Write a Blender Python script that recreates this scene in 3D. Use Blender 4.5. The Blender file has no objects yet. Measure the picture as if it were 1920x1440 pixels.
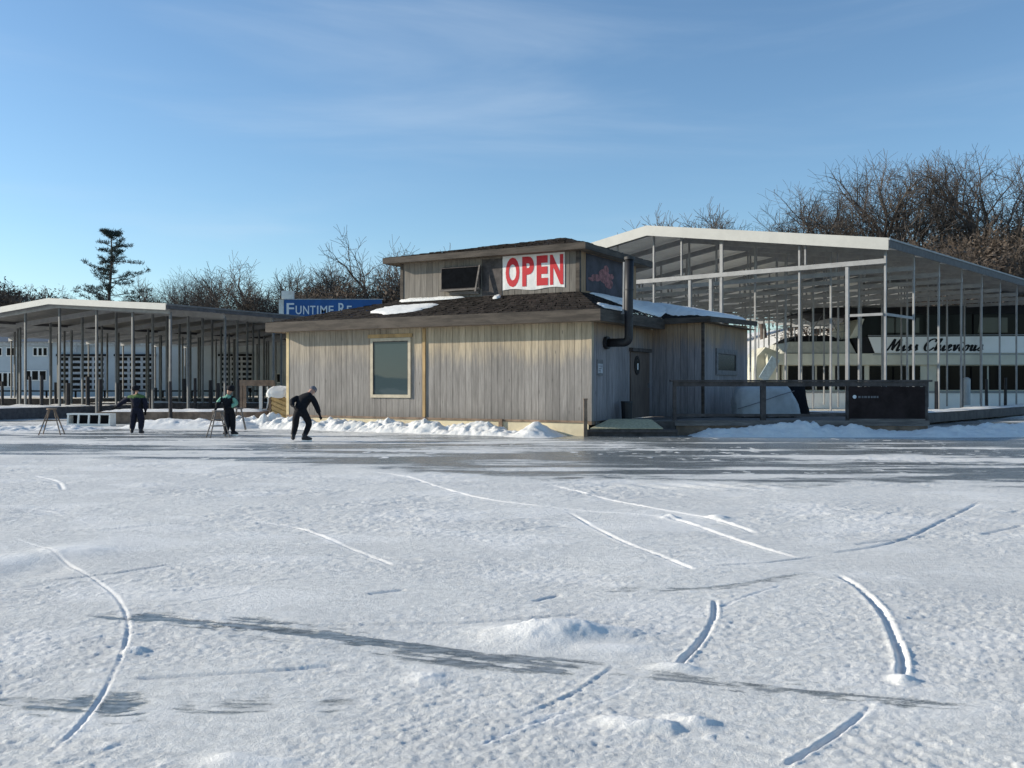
import bpy, bmesh, math, random
import numpy as np
from mathutils import Vector, Matrix
rnd = random.Random(7)
R = math.radians
scene = bpy.context.scene
COL = scene.collection
FOC, HOR, EYE = 1800.0, 720.0, 1.5      # focal length and horizon in photo pixels (1920 wide), eye height

# ------------------------------------------------------------------ placing
def W(px, py, d):                         # point seen at a photo pixel at a known distance
    return Vector(((px - 960) / FOC * d, d, EYE + (HOR - py) / FOC * d))
def G(px, py):                            # point of the ice seen at a photo pixel
    return W(px, py, EYE * FOC / (py - HOR))
class Frame:                              # a building's own axes: x along its front, y into its depth
    def __init__(s, o, ang):
        s.o = Vector(o); s.a = ang
        s.x = Vector((math.cos(ang), math.sin(ang), 0)); s.y = Vector((-math.sin(ang), math.cos(ang), 0))
    def w(s, x, y, z=0): return s.o + s.x * x + s.y * y + Vector((0, 0, z))
    def loc(s, p):
        d = Vector(p) - s.o; return Vector((d.dot(s.x), d.dot(s.y), d.z))
    def _hit(s, px, py, n, c):
        r = Vector(((px - 960) / FOC, 1, (HOR - py) / FOC)); e = Vector((0, 0, EYE))
        t = (c - (e - s.o).dot(n)) / r.dot(n)
        return s.loc(e + r * t)
    def front(s, px, py, y=0): return s._hit(px, py, s.y, y)
    def side(s, px, py, x=0): return s._hit(px, py, s.x, x)

# ------------------------------------------------------------------ materials
def srgb(r, g, b):
    f = lambda c: (c / 255 / 12.92) if c / 255 <= .04045 else ((c / 255 + .055) / 1.055) ** 2.4
    return (f(r), f(g), f(b))
class NT:
    def __init__(s, name):
        s.m = bpy.data.materials.new(name); s.m.use_nodes = True
        s.t = s.m.node_tree; s.b = s.t.nodes['Principled BSDF']
    def n(s, typ, **kw):
        o = s.t.nodes.new(typ)
        for k, v in kw.items():
            if k in o.inputs: o.inputs[k].default_value = v
            else: setattr(o, k, v)
        return o
    def l(s, a, b): s.t.links.new(a, b)
    def coords(s, scale=(1, 1, 1)):
        tc = s.n('ShaderNodeTexCoord'); mp = s.n('ShaderNodeMapping'); mp.inputs['Scale'].default_value = scale
        s.l(tc.outputs['Object'], mp.inputs['Vector']); return mp.outputs['Vector']
    def noise(s, vec, scale, detail=4, rough=.6):
        o = s.n('ShaderNodeTexNoise'); o.inputs['Scale'].default_value = scale; o.inputs['Detail'].default_value = detail
        o.inputs['Roughness'].default_value = rough; s.l(vec, o.inputs['Vector']); return o.outputs['Fac']
    def math(s, op, a, b=None, clamp=False):
        o = s.n('ShaderNodeMath', operation=op, use_clamp=clamp)
        for i, v in enumerate((a, b)):
            if v is None: continue
            if isinstance(v, (int, float)): o.inputs[i].default_value = v
            else: s.l(v, o.inputs[i])
        return o.outputs[0]
    def rng(s, v, a, b, c=0., d=1., smooth=True):
        o = s.n('ShaderNodeMapRange', interpolation_type='SMOOTHSTEP' if smooth else 'LINEAR')
        s.l(v, o.inputs['Value'])
        for k, q in zip(('From Min', 'From Max', 'To Min', 'To Max'), (a, b, c, d)): o.inputs[k].default_value = q
        return o.outputs['Result']
    def mix(s, f, a, b, mode='MIX'):
        o = s.n('ShaderNodeMix', data_type='RGBA', blend_type=mode)
        if isinstance(f, (int, float)): o.inputs[0].default_value = f
        else: s.l(f, o.inputs[0])
        for i, v in ((6, a), (7, b)):
            if isinstance(v, tuple): o.inputs[i].default_value = (*v[:3], 1)
            else: s.l(v, o.inputs[i])
        return o.outputs[2]
    def bump(s, h, strength=.3, dist=.02):
        o = s.n('ShaderNodeBump'); o.inputs['Strength'].default_value = strength; o.inputs['Distance'].default_value = dist
        s.l(h, o.inputs['Height']); s.l(o.outputs['Normal'], s.b.inputs['Normal'])
def scl(c, k): return tuple(min(1, v * k) for v in c)
def simple(name, c, rough=.7, metal=0., var=.25, nscale=6, stretch=(1, 1, 1), bump=0., bscale=30, island=0., spec=.4, dirt=None):
    t = NT(name); v = t.coords(stretch)
    f = t.noise(v, nscale, 6, .65)
    col = t.mix(t.rng(f, .3, .7), scl(c, 1 - var), scl(c, 1 + var))
    if dirt:
        f2 = t.noise(v, nscale * .35, 5, .7)
        col = t.mix(t.rng(f2, .5, .68, 0, .8), col, dirt)
    if island:
        g = t.n('ShaderNodeNewGeometry')
        k = t.rng(g.outputs['Random Per Island'], 0, 1, 1 - island, 1 + island, False)
        cc = t.n('ShaderNodeCombineColor')
        for i in range(3): t.l(k, cc.inputs[i])
        col = t.mix(1., col, cc.outputs[0], 'MULTIPLY')
    t.l(col, t.b.inputs['Base Color'])
    t.b.inputs['Roughness'].default_value = rough; t.b.inputs['Metallic'].default_value = metal
    t.b.inputs['Specular IOR Level'].default_value = spec
    if bump: t.bump(t.noise(v, bscale, 5), bump, .02)
    return t.m

def siding_mat(name, tan, grey, z0, z1, xsplit=None):
    t = NT(name); tc = t.n('ShaderNodeTexCoord'); sep = t.n('ShaderNodeSeparateXYZ'); t.l(tc.outputs['Object'], sep.inputs[0])
    v = t.coords((5, 5, .35)); grain = t.noise(v, 4, 8, .7)
    big = t.noise(t.coords((.6, .6, .5)), 1.3, 4)
    g = t.n('ShaderNodeNewGeometry'); rp = g.outputs['Random Per Island']
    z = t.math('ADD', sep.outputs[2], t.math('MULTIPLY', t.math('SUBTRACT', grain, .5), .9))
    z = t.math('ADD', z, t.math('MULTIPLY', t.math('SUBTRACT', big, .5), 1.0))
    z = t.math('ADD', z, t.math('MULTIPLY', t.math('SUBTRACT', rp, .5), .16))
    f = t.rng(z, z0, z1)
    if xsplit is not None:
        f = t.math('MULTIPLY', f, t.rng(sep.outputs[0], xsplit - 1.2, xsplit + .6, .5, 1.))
    col = t.mix(f, grey, tan)
    col = t.mix(t.rng(grain, .25, .75), col, scl(col, 1) if isinstance(col, tuple) else col)
    k = t.math('MULTIPLY', t.rng(rp, 0, 1, .86, 1.10, False), t.rng(grain, .3, .72, .72, 1.16))
    cc = t.n('ShaderNodeCombineColor')
    for i in range(3): t.l(k, cc.inputs[i])
    col = t.mix(1., col, cc.outputs[0], 'MULTIPLY')
    st = t.rng(t.noise(t.coords((9, 9, .25)), 1.4, 5, .7), .60, .78, 0, .5)       # dark vertical water stains
    col = t.mix(st, col, scl(grey, .5))
    sp = t.math('ADD', sep.outputs[2], t.math('MULTIPLY', t.noise(t.coords((2.2, 2.2, 1)), 3, 5), -.7))
    col = t.mix(t.rng(sp, .0, .55, .55, 0), col, scl(grey, .55))                    # splash dirt along the foot of the boards
    kn = t.n('ShaderNodeTexVoronoi', feature='F1'); kn.inputs['Scale'].default_value = 1; t.l(t.coords((4.3, 4.3, 1.1)), kn.inputs['Vector'])
    col = t.mix(t.rng(kn.outputs['Distance'], .03, .09, .7, 0), col, scl(grey, .3))   # knots
    t.l(col, t.b.inputs['Base Color']); t.b.inputs['Roughness'].default_value = .85; t.b.inputs['Specular IOR Level'].default_value = .2
    t.bump(grain, .25, .01); return t.m

M = {}
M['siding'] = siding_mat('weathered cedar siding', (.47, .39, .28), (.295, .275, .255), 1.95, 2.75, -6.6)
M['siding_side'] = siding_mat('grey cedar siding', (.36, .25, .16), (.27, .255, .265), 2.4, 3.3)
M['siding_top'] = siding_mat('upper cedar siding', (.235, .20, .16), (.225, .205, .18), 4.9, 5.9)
M['core'] = simple('dark gap', (.06, .05, .045))
M['fascia'] = simple('weathered fascia board', (.068, .056, .046), .8, var=.45, nscale=3, stretch=(.4, .4, 3), bump=.3)
M['soffit'] = simple('soffit board', (.22, .17, .12), .85)
M['trim_tan'] = simple('pale yellow trim', (.60, .47, .26), .7, var=.15, nscale=3)
M['trim_pale'] = simple('pale window trim', (.50, .44, .33), .7, var=.15, nscale=4)
M['batten'] = simple('orange brown batten', (.42, .28, .13), .75, var=.25, nscale=4, stretch=(1, 1, .3))
M['cream'] = simple('cream painted skirting', (.72, .62, .42), .7, var=.12, nscale=2, dirt=(.45, .38, .28))
M['wood_dark'] = simple('dark stained deck wood', (.075, .064, .06), .75, var=.4, nscale=4, stretch=(1, 1, 1), bump=.3)
M['wood_grey'] = simple('grey dock wood', (.17, .15, .135), .85, var=.4, nscale=3, stretch=(.5, 3, 3), bump=.3, island=.15)
M['wood_brown'] = simple('brown dock wood', (.24, .17, .12), .85, var=.35, nscale=3, bump=.3)
M['wood_new'] = simple('yellow new lumber', (.58, .40, .18), .75, var=.2, nscale=4, island=.15)
M['piling'] = simple('black wet piling', (.035, .032, .034), .7, var=.4, nscale=6, bump=.4)
M['black'] = simple('black painted metal', (.013, .013, .016), .55, var=.3, spec=.5)
M['black_matt'] = simple('black fabric', (.012, .012, .015), .85, var=.35, nscale=20, bump=.4, bscale=12, spec=.2)
M['navy'] = simple('dark navy fabric', (.014, .015, .028), .85, var=.35, nscale=20, bump=.4, bscale=12, spec=.2)
M['steel'] = simple('galvanised steel', (.29, .295, .30), .6, .1, var=.14, nscale=2.5)
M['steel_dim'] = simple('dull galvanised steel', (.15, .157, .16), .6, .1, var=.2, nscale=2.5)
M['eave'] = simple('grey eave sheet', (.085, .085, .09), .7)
M['trim_white'] = simple('white metal trim', (.46, .46, .435), .5, var=.06, nscale=1.5)
M['frame_grey'] = simple('grey wood frame', (.17, .165, .17), .8)
M['window_dark'] = simple('dark room behind glass', (.02, .02, .022), .5)
M['rubber'] = simple('black rubber', (.02, .02, .02), .7)
M['white_paint'] = simple('white paint', (.78, .77, .72), .55, var=.06, nscale=2, dirt=(.6, .58, .5))
M['door'] = simple('brown door', (.13, .10, .085), .7, var=.3, nscale=3, stretch=(4, 4, .4))
M['mat'] = simple('pale green turf mat', (.46, .42, .28), .95, var=.2, nscale=15, bump=.5, bscale=80)
M['tarp'] = simple('grey tarp', (.42, .44, .45), .6, var=.12, nscale=3, bump=.4, bscale=5)
M['red'] = simple('red banner ink', (.56, .014, .024), .55, var=.06)
M['banner'] = simple('white banner vinyl', (.78, .77, .74), .5, var=.05, nscale=2, bump=.8, bscale=2.2)
M['blue'] = simple('blue sign paint', (.018, .10, .30), .5, var=.15, nscale=1)
M['sign_white'] = simple('white sign lettering', (.75, .77, .78), .5, var=.05)
M['mural'] = simple('dark blue mural ground', (.048, .046, .060), .7, var=.4, nscale=2)
M['mural_pink'] = simple('pink mural paint', (.24, .10, .10), .7, var=.6, nscale=7)
M['store'] = simple('pale blue white siding', (.43, .48, .50), .7, var=.06, nscale=1)
M['store_trim'] = simple('grey store trim', (.40, .42, .43), .7)
M['store_red'] = simple('faded red board', (.38, .16, .15), .7)
M['bark'] = simple('bare oak bark', (.085, .066, .055), .9, var=.3, nscale=2)
M['twig'] = simple('brown twigs', (.088, .074, .064), .9, var=.35, nscale=.6)
M['twig_rust'] = simple('rusty brown twigs and leaves', (.098, .076, .060), .9, var=.4, nscale=.8)
M['needle'] = simple('pine needles', (.030, .046, .036), .8, var=.5, nscale=1.2)
M['skin'] = simple('skin', (.48, .27, .19), .55, var=.08)
M['green'] = simple('lime green fabric', (.10, .17, .05), .85, var=.25, nscale=12)
M['mint'] = simple('mint green fabric', (.20, .42, .30), .8, var=.15, nscale=12)
M['greycap'] = simple('grey knit cap', (.15, .15, .17), .9, var=.2, nscale=30, bump=.5)
M['blade'] = simple('skate blade steel', (.6, .6, .62), .3, .8)
M['bed'] = simple('dark winter shore', (.03, .03, .03), .9)
M['boat_white'] = simple('white gelcoat', (.88, .88, .86), .25, var=.04, nscale=1, spec=.5)
M['boat_cream'] = simple('cream gelcoat', (.66, .64, .53), .35, var=.08, nscale=1)
M['canvas'] = simple('black canvas', (.012, .012, .014), .8, var=.3, nscale=3)
M['boat_grey'] = simple('grey moulding', (.28, .29, .29), .5, var=.1)

def shingle_mat():
    t = NT('brown cedar shakes'); v = t.coords((1, 1, 1)); g = t.n('ShaderNodeNewGeometry')
    f = t.noise(v, 9, 8, .75); f2 = t.noise(v, 1.1, 4)
    col = t.mix(t.rng(f, .35, .68), (.010, .009, .0085), (.050, .040, .034))
    col = t.mix(t.rng(f2, .4, .7, 0, .5), col, (.032, .026, .024))
    k = t.rng(g.outputs['Random Per Island'], 0, 1, .45, 1.5, False)
    cc = t.n('ShaderNodeCombineColor')
    for i in range(3): t.l(k, cc.inputs[i])
    col = t.mix(1., col, cc.outputs[0], 'MULTIPLY')
    t.l(col, t.b.inputs['Base Color']); t.b.inputs['Roughness'].default_value = .9; t.b.inputs['Specular IOR Level'].default_value = .15
    t.bump(f, .6, .03); return t.m
M['shingle'] = shingle_mat()
def glass_mat(name, c, rough=.03, spec=.9):
    t = NT(name); t.b.inputs['Base Color'].default_value = (*c, 1); t.b.inputs['Roughness'].default_value = rough
    t.b.inputs['Specular IOR Level'].default_value = spec; t.b.inputs['IOR'].default_value = 1.5
    t.bump(t.noise(t.coords(), 1.2, 2), .04, .02); return t.m
M['glass'] = glass_mat('dark window glass', (.055, .08, .088), .02, .35)
M['glass_dim'] = glass_mat('dull window glass', (.035, .034, .028), .15, .5)
M['boat_glass'] = glass_mat('black boat glass', (.004, .004, .006), .12, .12)
def roofmetal_mat(name, c, rough=.5):
    t = NT(name); v = t.coords(); sep = t.n('ShaderNodeSeparateXYZ'); t.l(v, sep.inputs[0])
    s = t.math('SINE', t.math('MULTIPLY', sep.outputs[1], 18.))
    f = t.noise(v, .8, 4)
    col = t.mix(t.rng(f, .3, .7), scl(c, .9), scl(c, 1.08))
    t.l(col, t.b.inputs['Base Color']); t.b.inputs['Roughness'].default_value = rough; t.b.inputs['Metallic'].default_value = .2
    t.bump(s, .5, .02); return t.m
M['roof_metal'] = roofmetal_mat('ribbed pale roof sheet', (.60, .60, .575))
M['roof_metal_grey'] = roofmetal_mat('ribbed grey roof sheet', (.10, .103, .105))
def snow_plain(name='piled snow', c=(.84, .83, .80)):
    t = NT(name); v = t.coords(); f = t.noise(v, 3, 6, .65)
    t.l(t.mix(t.rng(f, .3, .7), scl(c, .94), scl(c, 1.04)), t.b.inputs['Base Color'])
    t.b.inputs['Roughness'].default_value = .75; t.b.inputs['Specular IOR Level'].default_value = .2
    t.bump(t.math('ADD', t.noise(v, 14, 6, .75), t.math('MULTIPLY', t.noise(v, 50, 3), .5)), .6, .04); return t.m
M['snow'] = snow_plain()

def ground_mat():
    t = NT('packed snow over lake ice'); v = t.coords()
    a = t.n('ShaderNodeAttribute', attribute_name='ice'); ice0 = a.outputs['Fac']
    n1 = t.noise(t.coords((1, 2.6, 1)), 7, 10, .78); n2 = t.noise(v, 60, 6, .75); n3 = t.noise(v, .45, 4); n4 = t.noise(v, 14, 6, .7)
    k = t.math('ADD', ice0, t.math('MULTIPLY', t.math('SUBTRACT', n1, .5), 1.7))
    k = t.math('ADD', k, t.math('MULTIPLY', t.math('SUBTRACT', n2, .5), .9))
    ice = t.math('MULTIPLY', t.rng(k, .30, .75), t.rng(ice0, .02, .2))
    n5 = t.noise(t.coords((1, 1.7, 1)), 26, 7, .75)
    snow = t.mix(t.rng(n4, .32, .68), (.66, .65, .615), (.84, .825, .78))
    snow = t.mix(t.rng(n5, .54, .70, 0, .55), snow, (.47, .475, .47))
    n6 = t.noise(t.coords((1, 1.8, 1)), 5.5, 9, .75)
    snow = t.mix(t.rng(n6, .52, .66, 0, .55), snow, (.50, .505, .50))
    snow = t.mix(t.rng(n6, .46, .34, 0, .6), snow, (.88, .865, .82))
    snow = t.mix(t.rng(n2, .56, .72, 0, .6), snow, (.90, .885, .85))
    snow = t.mix(t.rng(n3, .42, .66, 0, .35), snow, (.54, .54, .53))
    fa_ = t.n('ShaderNodeAttribute', attribute_name='fresh'); snow = t.mix(fa_.outputs['Fac'], snow, (.89, .875, .84))
    icec = t.mix(t.rng(n1, .40, .62), (.10, .117, .12), (.32, .335, .335))
    t.l(t.mix(ice, snow, icec), t.b.inputs['Base Color'])
    t.l(t.math('ADD', t.math('MULTIPLY', ice, -.58), .8), t.b.inputs['Roughness'])
    t.b.inputs['Specular IOR Level'].default_value = .35
    h = t.math('ADD', t.math('MULTIPLY', n4, .55), t.math('MULTIPLY', n2, .55))
    h = t.math('MULTIPLY', h, t.math('SUBTRACT', 1., t.math('MULTIPLY', ice, .8)))
    t.bump(h, .66, .028); return t.m
M['ground'] = ground_mat()

# ------------------------------------------------------------------ mesh building
class MB:
    def __init__(s): s.v = []; s.f = []; s.mi = []
    def add(s, vs, fs, mi=0):
        o = len(s.v); s.v += [tuple(p) for p in vs]
        s.f += [tuple(i + o for i in f) for f in fs]; s.mi += [mi] * len(fs); return s
    BF = [(0, 3, 2, 1), (4, 5, 6, 7), (0, 1, 5, 4), (1, 2, 6, 5), (2, 3, 7, 6), (3, 0, 4, 7)]
    def box(s, x0, x1, y0, y1, z0, z1, mi=0):
        return s.add([(x0, y0, z0), (x1, y0, z0), (x1, y1, z0), (x0, y1, z0), (x0, y0, z1), (x1, y0, z1), (x1, y1, z1), (x0, y1, z1)], s.BF, mi)
    def hexa(s, vs, mi=0): return s.add(vs, s.BF, mi)
    def beam(s, p0, p1, w, h, mi=0, up=(0, 0, 1)):
        p0, p1 = Vector(p0), Vector(p1); d = (p1 - p0).normalized(); u = Vector(up)
        if abs(d.dot(u)) > .98: u = Vector((1, 0, 0))
        r = d.cross(u).normalized(); u = r.cross(d)
        q = [(-w / 2, -h / 2), (w / 2, -h / 2), (w / 2, h / 2), (-w / 2, h / 2)]
        return s.add([p0 + r * a + u * b for a, b in q] + [p1 + r * a + u * b for a, b in q], s.BF, mi)
    def tube(s, pts, rad, n=8, mi=0, caps=True):
        pts = [Vector(p) for p in pts]; rad = rad if isinstance(rad, (list, tuple)) else [rad] * len(pts)
        vs = []; ref = None
        for i, p in enumerate(pts):
            d = (pts[min(i + 1, len(pts) - 1)] - pts[max(i - 1, 0)]).normalized()
            if ref is None: ref = d.orthogonal().normalized()
            ref = (ref - d * ref.dot(d))
            ref = ref.normalized() if ref.length > 1e-4 else d.orthogonal().normalized()
            b = d.cross(ref)
            for k in range(n):
                a = 2 * math.pi * k / n; vs.append(p + (ref * math.cos(a) + b * math.sin(a)) * rad[i])
        fs = [(i * n + k, i * n + (k + 1) % n, (i + 1) * n + (k + 1) % n, (i + 1) * n + k) for i in range(len(pts) - 1) for k in range(n)]
        if caps: fs += [tuple(reversed(range(n))), tuple(range((len(pts) - 1) * n, len(pts) * n))]
        return s.add(vs, fs, mi)
    def prism(s, poly, axis, a0, a1, mi=0):             # poly in the other two axes, extruded along axis
        def mk(p, c):
            return {0: (c, p[0], p[1]), 1: (p[0], c, p[1]), 2: (p[0], p[1], c)}[axis]
        n = len(poly)
        return s.add([mk(p, a0) for p in poly] + [mk(p, a1) for p in poly],
                     [tuple(range(n)), tuple(reversed(range(n, 2 * n)))] + [(i, i + n, (i + 1) % n + n, (i + 1) % n) for i in range(n)], mi)
    def build(s, name, mats, parent=None, loc=None, rz=0., smooth=False, bevel=0., label=None):
        me = bpy.data.meshes.new(name); me.from_pydata(s.v, [], s.f)
        for m in (mats if isinstance(mats, (list, tuple)) else [mats]): me.materials.append(m)
        me.polygons.foreach_set('material_index', s.mi)
        bm = bmesh.new(); bm.from_mesh(me); bmesh.ops.recalc_face_normals(bm, faces=bm.faces); bm.to_mesh(me); bm.free()
        if smooth: me.polygons.foreach_set('use_smooth', [True] * len(me.polygons))
        return link(name, me, parent, loc, rz, bevel, label)
def link(name, me, parent=None, loc=None, rz=0., bevel=0., label=None):
    o = bpy.data.objects.new(name, me); COL.objects.link(o)
    if parent: o.parent = parent
    if loc is not None: o.location = loc
    o.rotation_euler = (0, 0, rz)
    if bevel:
        b = o.modifiers.new('edge', 'BEVEL'); b.width = bevel; b.segments = 1; b.limit_method = 'ANGLE'
    if label: o['label'] = label
    return o
def tag(o, label=None, cat=None, group=None, kind=None):
    if label: o['label'] = label
    if cat: o['category'] = cat
    if group: o['group'] = group
    if kind: o['kind'] = kind
    return o
def empty(name, loc, rz, label, cat, group=None):
    o = bpy.data.objects.new(name, None); COL.objects.link(o); o.location = loc; o.rotation_euler = (0, 0, rz)
    o.empty_display_size = .3
    return tag(o, label, cat, group)
def copy_tree(o, parent=None):
    c = o.copy(); COL.objects.link(c); c.parent = parent
    for ch in list(o.children): copy_tree(ch, c)
    return c
def text_mesh(txt, box, bold=0., depth=.01):          # letters in the x-z plane stretched into box (x0, x1, z0, z1), front at y=-depth
    cu = bpy.data.curves.new('lettering', 'FONT'); cu.body = txt; cu.size = 1; cu.extrude = depth / 2; cu.offset = bold; cu.resolution_u = 4
    ob = bpy.data.objects.new('lettering', cu); COL.objects.link(ob)
    dg = bpy.context.evaluated_depsgraph_get(); me = bpy.data.meshes.new_from_object(ob.evaluated_get(dg))
    bpy.data.objects.remove(ob)
    vs = np.array([v.co[:] for v in me.vertices]); lo, hi = vs.min(0), vs.max(0)
    x0, x1, z0, z1 = box
    X = x0 + (vs[:, 0] - lo[0]) / (hi[0] - lo[0]) * (x1 - x0); Z = z0 + (vs[:, 1] - lo[1]) / (hi[1] - lo[1]) * (z1 - z0)
    mb = MB(); mb.add(list(zip(X, -depth / 2 - vs[:, 2], Z)), [tuple(p.vertices) for p in me.polygons]); return mb

# ------------------------------------------------------------------ numpy noise
def hash2(ix, iy, seed):
    h = (ix.astype(np.int64) * 374761393 + iy.astype(np.int64) * 668265263 + seed * 974711) & 0x7fffffff
    h = ((h ^ (h >> 13)) * 1274126177) & 0x7fffffff
    return ((h ^ (h >> 16)) & 0xffff) / 65535.0
def vn(x, y, seed=0):
    ix, iy = np.floor(x), np.floor(y); fx, fy = x - ix, y - iy
    fx = fx * fx * fx * (fx * (fx * 6 - 15) + 10); fy = fy * fy * fy * (fy * (fy * 6 - 15) + 10)
    a, b, c, d = hash2(ix, iy, seed), hash2(ix + 1, iy, seed), hash2(ix, iy + 1, seed), hash2(ix + 1, iy + 1, seed)
    return (a * (1 - fx) + b * fx) * (1 - fy) + (c * (1 - fx) + d * fx) * fy - .5
def fbm(x, y, oct=4, seed=0, gain=.5):
    r = np.zeros_like(x); amp = 1.
    for o in range(oct):
        r += amp * vn(x, y, seed + o); amp *= gain
        x, y = x * 1.62 - y * 1.18 + 3.1, x * 1.18 + y * 1.62 + 7.7
    return r
def sst(a, b, x):
    t = np.clip((x - a) / (b - a), 0, 1); return t * t * (3 - 2 * t)
def smooth_line(pts, n=8):
    P = [Vector(p) for p in pts]; out = []
    for i in range(len(P) - 1):
        p0, p1, p2, p3 = P[max(i - 1, 0)], P[i], P[i + 1], P[min(i + 2, len(P) - 1)]
        for k in range(n):
            t = k / n
            out.append(.5 * (2 * p1 + (p2 - p0) * t + (2 * p0 - 5 * p1 + 4 * p2 - p3) * t * t + (3 * p1 - p0 - 3 * p2 + p3) * t ** 3))
    out.append(P[-1]); return out
def dist_line(XX, YY, pts, pad=.7):                     # signed distance to a polyline and the place along it (0..1)
    xs, ys = [p[0] for p in pts], [p[1] for p in pts]
    sel = (XX > min(xs) - pad) & (XX < max(xs) + pad) & (YY > min(ys) - pad) & (YY < max(ys) + pad)
    D, A = np.full(XX.shape, 9.), np.full(XX.shape, .5); D[sel], A[sel] = dist_line_in(XX[sel], YY[sel], pts); return D, A
def dist_line_in(X, Y, pts):
    best = np.full(X.shape, 1e9); sg = np.zeros_like(X); al = np.zeros_like(X); n = len(pts) - 1
    for i in range(n):
        ax, ay = pts[i][0], pts[i][1]; dx, dy = pts[i + 1][0] - ax, pts[i + 1][1] - ay; L = dx * dx + dy * dy + 1e-12
        t = np.clip(((X - ax) * dx + (Y - ay) * dy) / L, 0, 1)
        ex, ey = X - ax - t * dx, Y - ay - t * dy; d = ex * ex + ey * ey
        m = d < best; best = np.where(m, d, best); sg = np.where(m, np.sign(dx * ey - dy * ex), sg); al = np.where(m, (i + t) / n, al)
    return np.sqrt(best) * np.where(sg == 0, 1, sg), al

# ------------------------------------------------------------------ the ground: one sheet, lake ice under snow rising to the shore
def pl(*pp): return smooth_line([Vector(G(*p)[:2]) for p in pp], 5)
TRACKS = [  # polyline, half width, ridge height
    (pl((620, 878), (760, 893), (880, 930), (1080, 957), (1250, 972), (1400, 1018), (1510, 1050)), .040, .030),
    (pl((1568, 1078), (1610, 1105), (1655, 1150), (1682, 1205), (1692, 1240), (1690, 1278)), .034, .045),
    (pl((1000, 900), (1180, 945), (1340, 975), (1420, 1000)), .045, .030),
    (pl((420, 972), (560, 990), (660, 1030), (740, 1060)), .03, .02),
    (pl((0, 1003), (80, 1030), (150, 1068), (210, 1110), (238, 1160), (235, 1210), (200, 1290), (145, 1365), (60, 1438)), .018, .016),
    (pl((1340, 1122), (1338, 1160), (1310, 1205), (1268, 1250)), .026, .034),
    (pl((1060, 958), (1150, 1008), (1230, 1040), (1305, 1072)), .032, .024),
    (pl((1640, 1322), (1560, 1382), (1470, 1436)), .022, .022),
    (pl((1200, 1275), (1110, 1318), (960, 1372), (900, 1400)), .016, .007),
    (pl((60, 893), (105, 903), (118, 920)), .04, .02),
    (pl((1345, 1140), (1400, 1120), (1470, 1097)), .02, .014),
]
SCRATCHES = [pl((1560, 1035), (1700, 1008), (1840, 940)), pl((960, 995), (1060, 985)), pl((1600, 1020), (1740, 1005)), pl((1560, 1195), (1900, 1200)),
             pl((250, 1275), (480, 1262), (640, 1245)), pl((1840, 1002), (1920, 985)), pl((610, 1040), (800, 1050)), pl((690, 1115), (760, 1105)),
             pl((380, 1175), (480, 1180), (600, 1187)), pl((1000, 1125), (1050, 1112))]
STREAKS = [  # bare ice swept through the snow: polyline, half width, strength
    (pl((120, 1150), (300, 1166), (500, 1184), (700, 1206), (900, 1232), (1040, 1248), (1180, 1262)), .135, 1.0),
    (pl((1040, 1250), (1300, 1278), (1500, 1302), (1700, 1322), (1920, 1340)), .15, .45),
    (pl((-40, 1315), (80, 1325), (200, 1335), (300, 1325)), .22, .80),
    (pl((300, 1325), (450, 1335), (700, 1320)), .20, .42),
    (pl((1060, 1106), (1200, 1108), (1340, 1106), (1480, 1085), (1580, 1073)), .14, .36),
]
BUMPS = [  # px, py, radius x, radius y, height
    (1005, 1196, .26, .20, .085), (1075, 1190, .30, .13, .075), (1140, 1186, .22, .11, .04), (1150, 1216, .22, .10, .03), (985, 1182, .30, .12, .04),
    (1255, 1252, .10, .06, .045), (1290, 1256, .08, .05, .03), (1692, 1276, .06, .06, .05),
    (1150, 1352, .08, .06, .035), (1190, 1362, .09, .07, .045), (1245, 1365, .08, .06, .05), (1310, 1358, .08, .06, .06), (1275, 1345, .07, .05, .03),
    (1345, 972, .10, .10, .06), (1255, 972, .08, .08, .06), (60, 1065, .30, .35, -.05), (130, 1035, .30, .25, .05), (20, 1050, .25, .25, .04),
    (430, 1425, .10, .08, .04), (500, 1430, .12, .06, .03), (800, 1270, .10, .12, .03), (250, 1225, .07, .07, .04)]
def terrain(X, Y):
    z = .5 * sst(58, 76, Y) + .9 * sst(78, 100, Y)
    z += 8.5 * sst(78, 112, Y) * sst(8, 44, X)
    z += 3.0 * sst(85, 140, Y) * sst(-20, -60, X)
    return z + 6 * sst(130, 320, Y)
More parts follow.
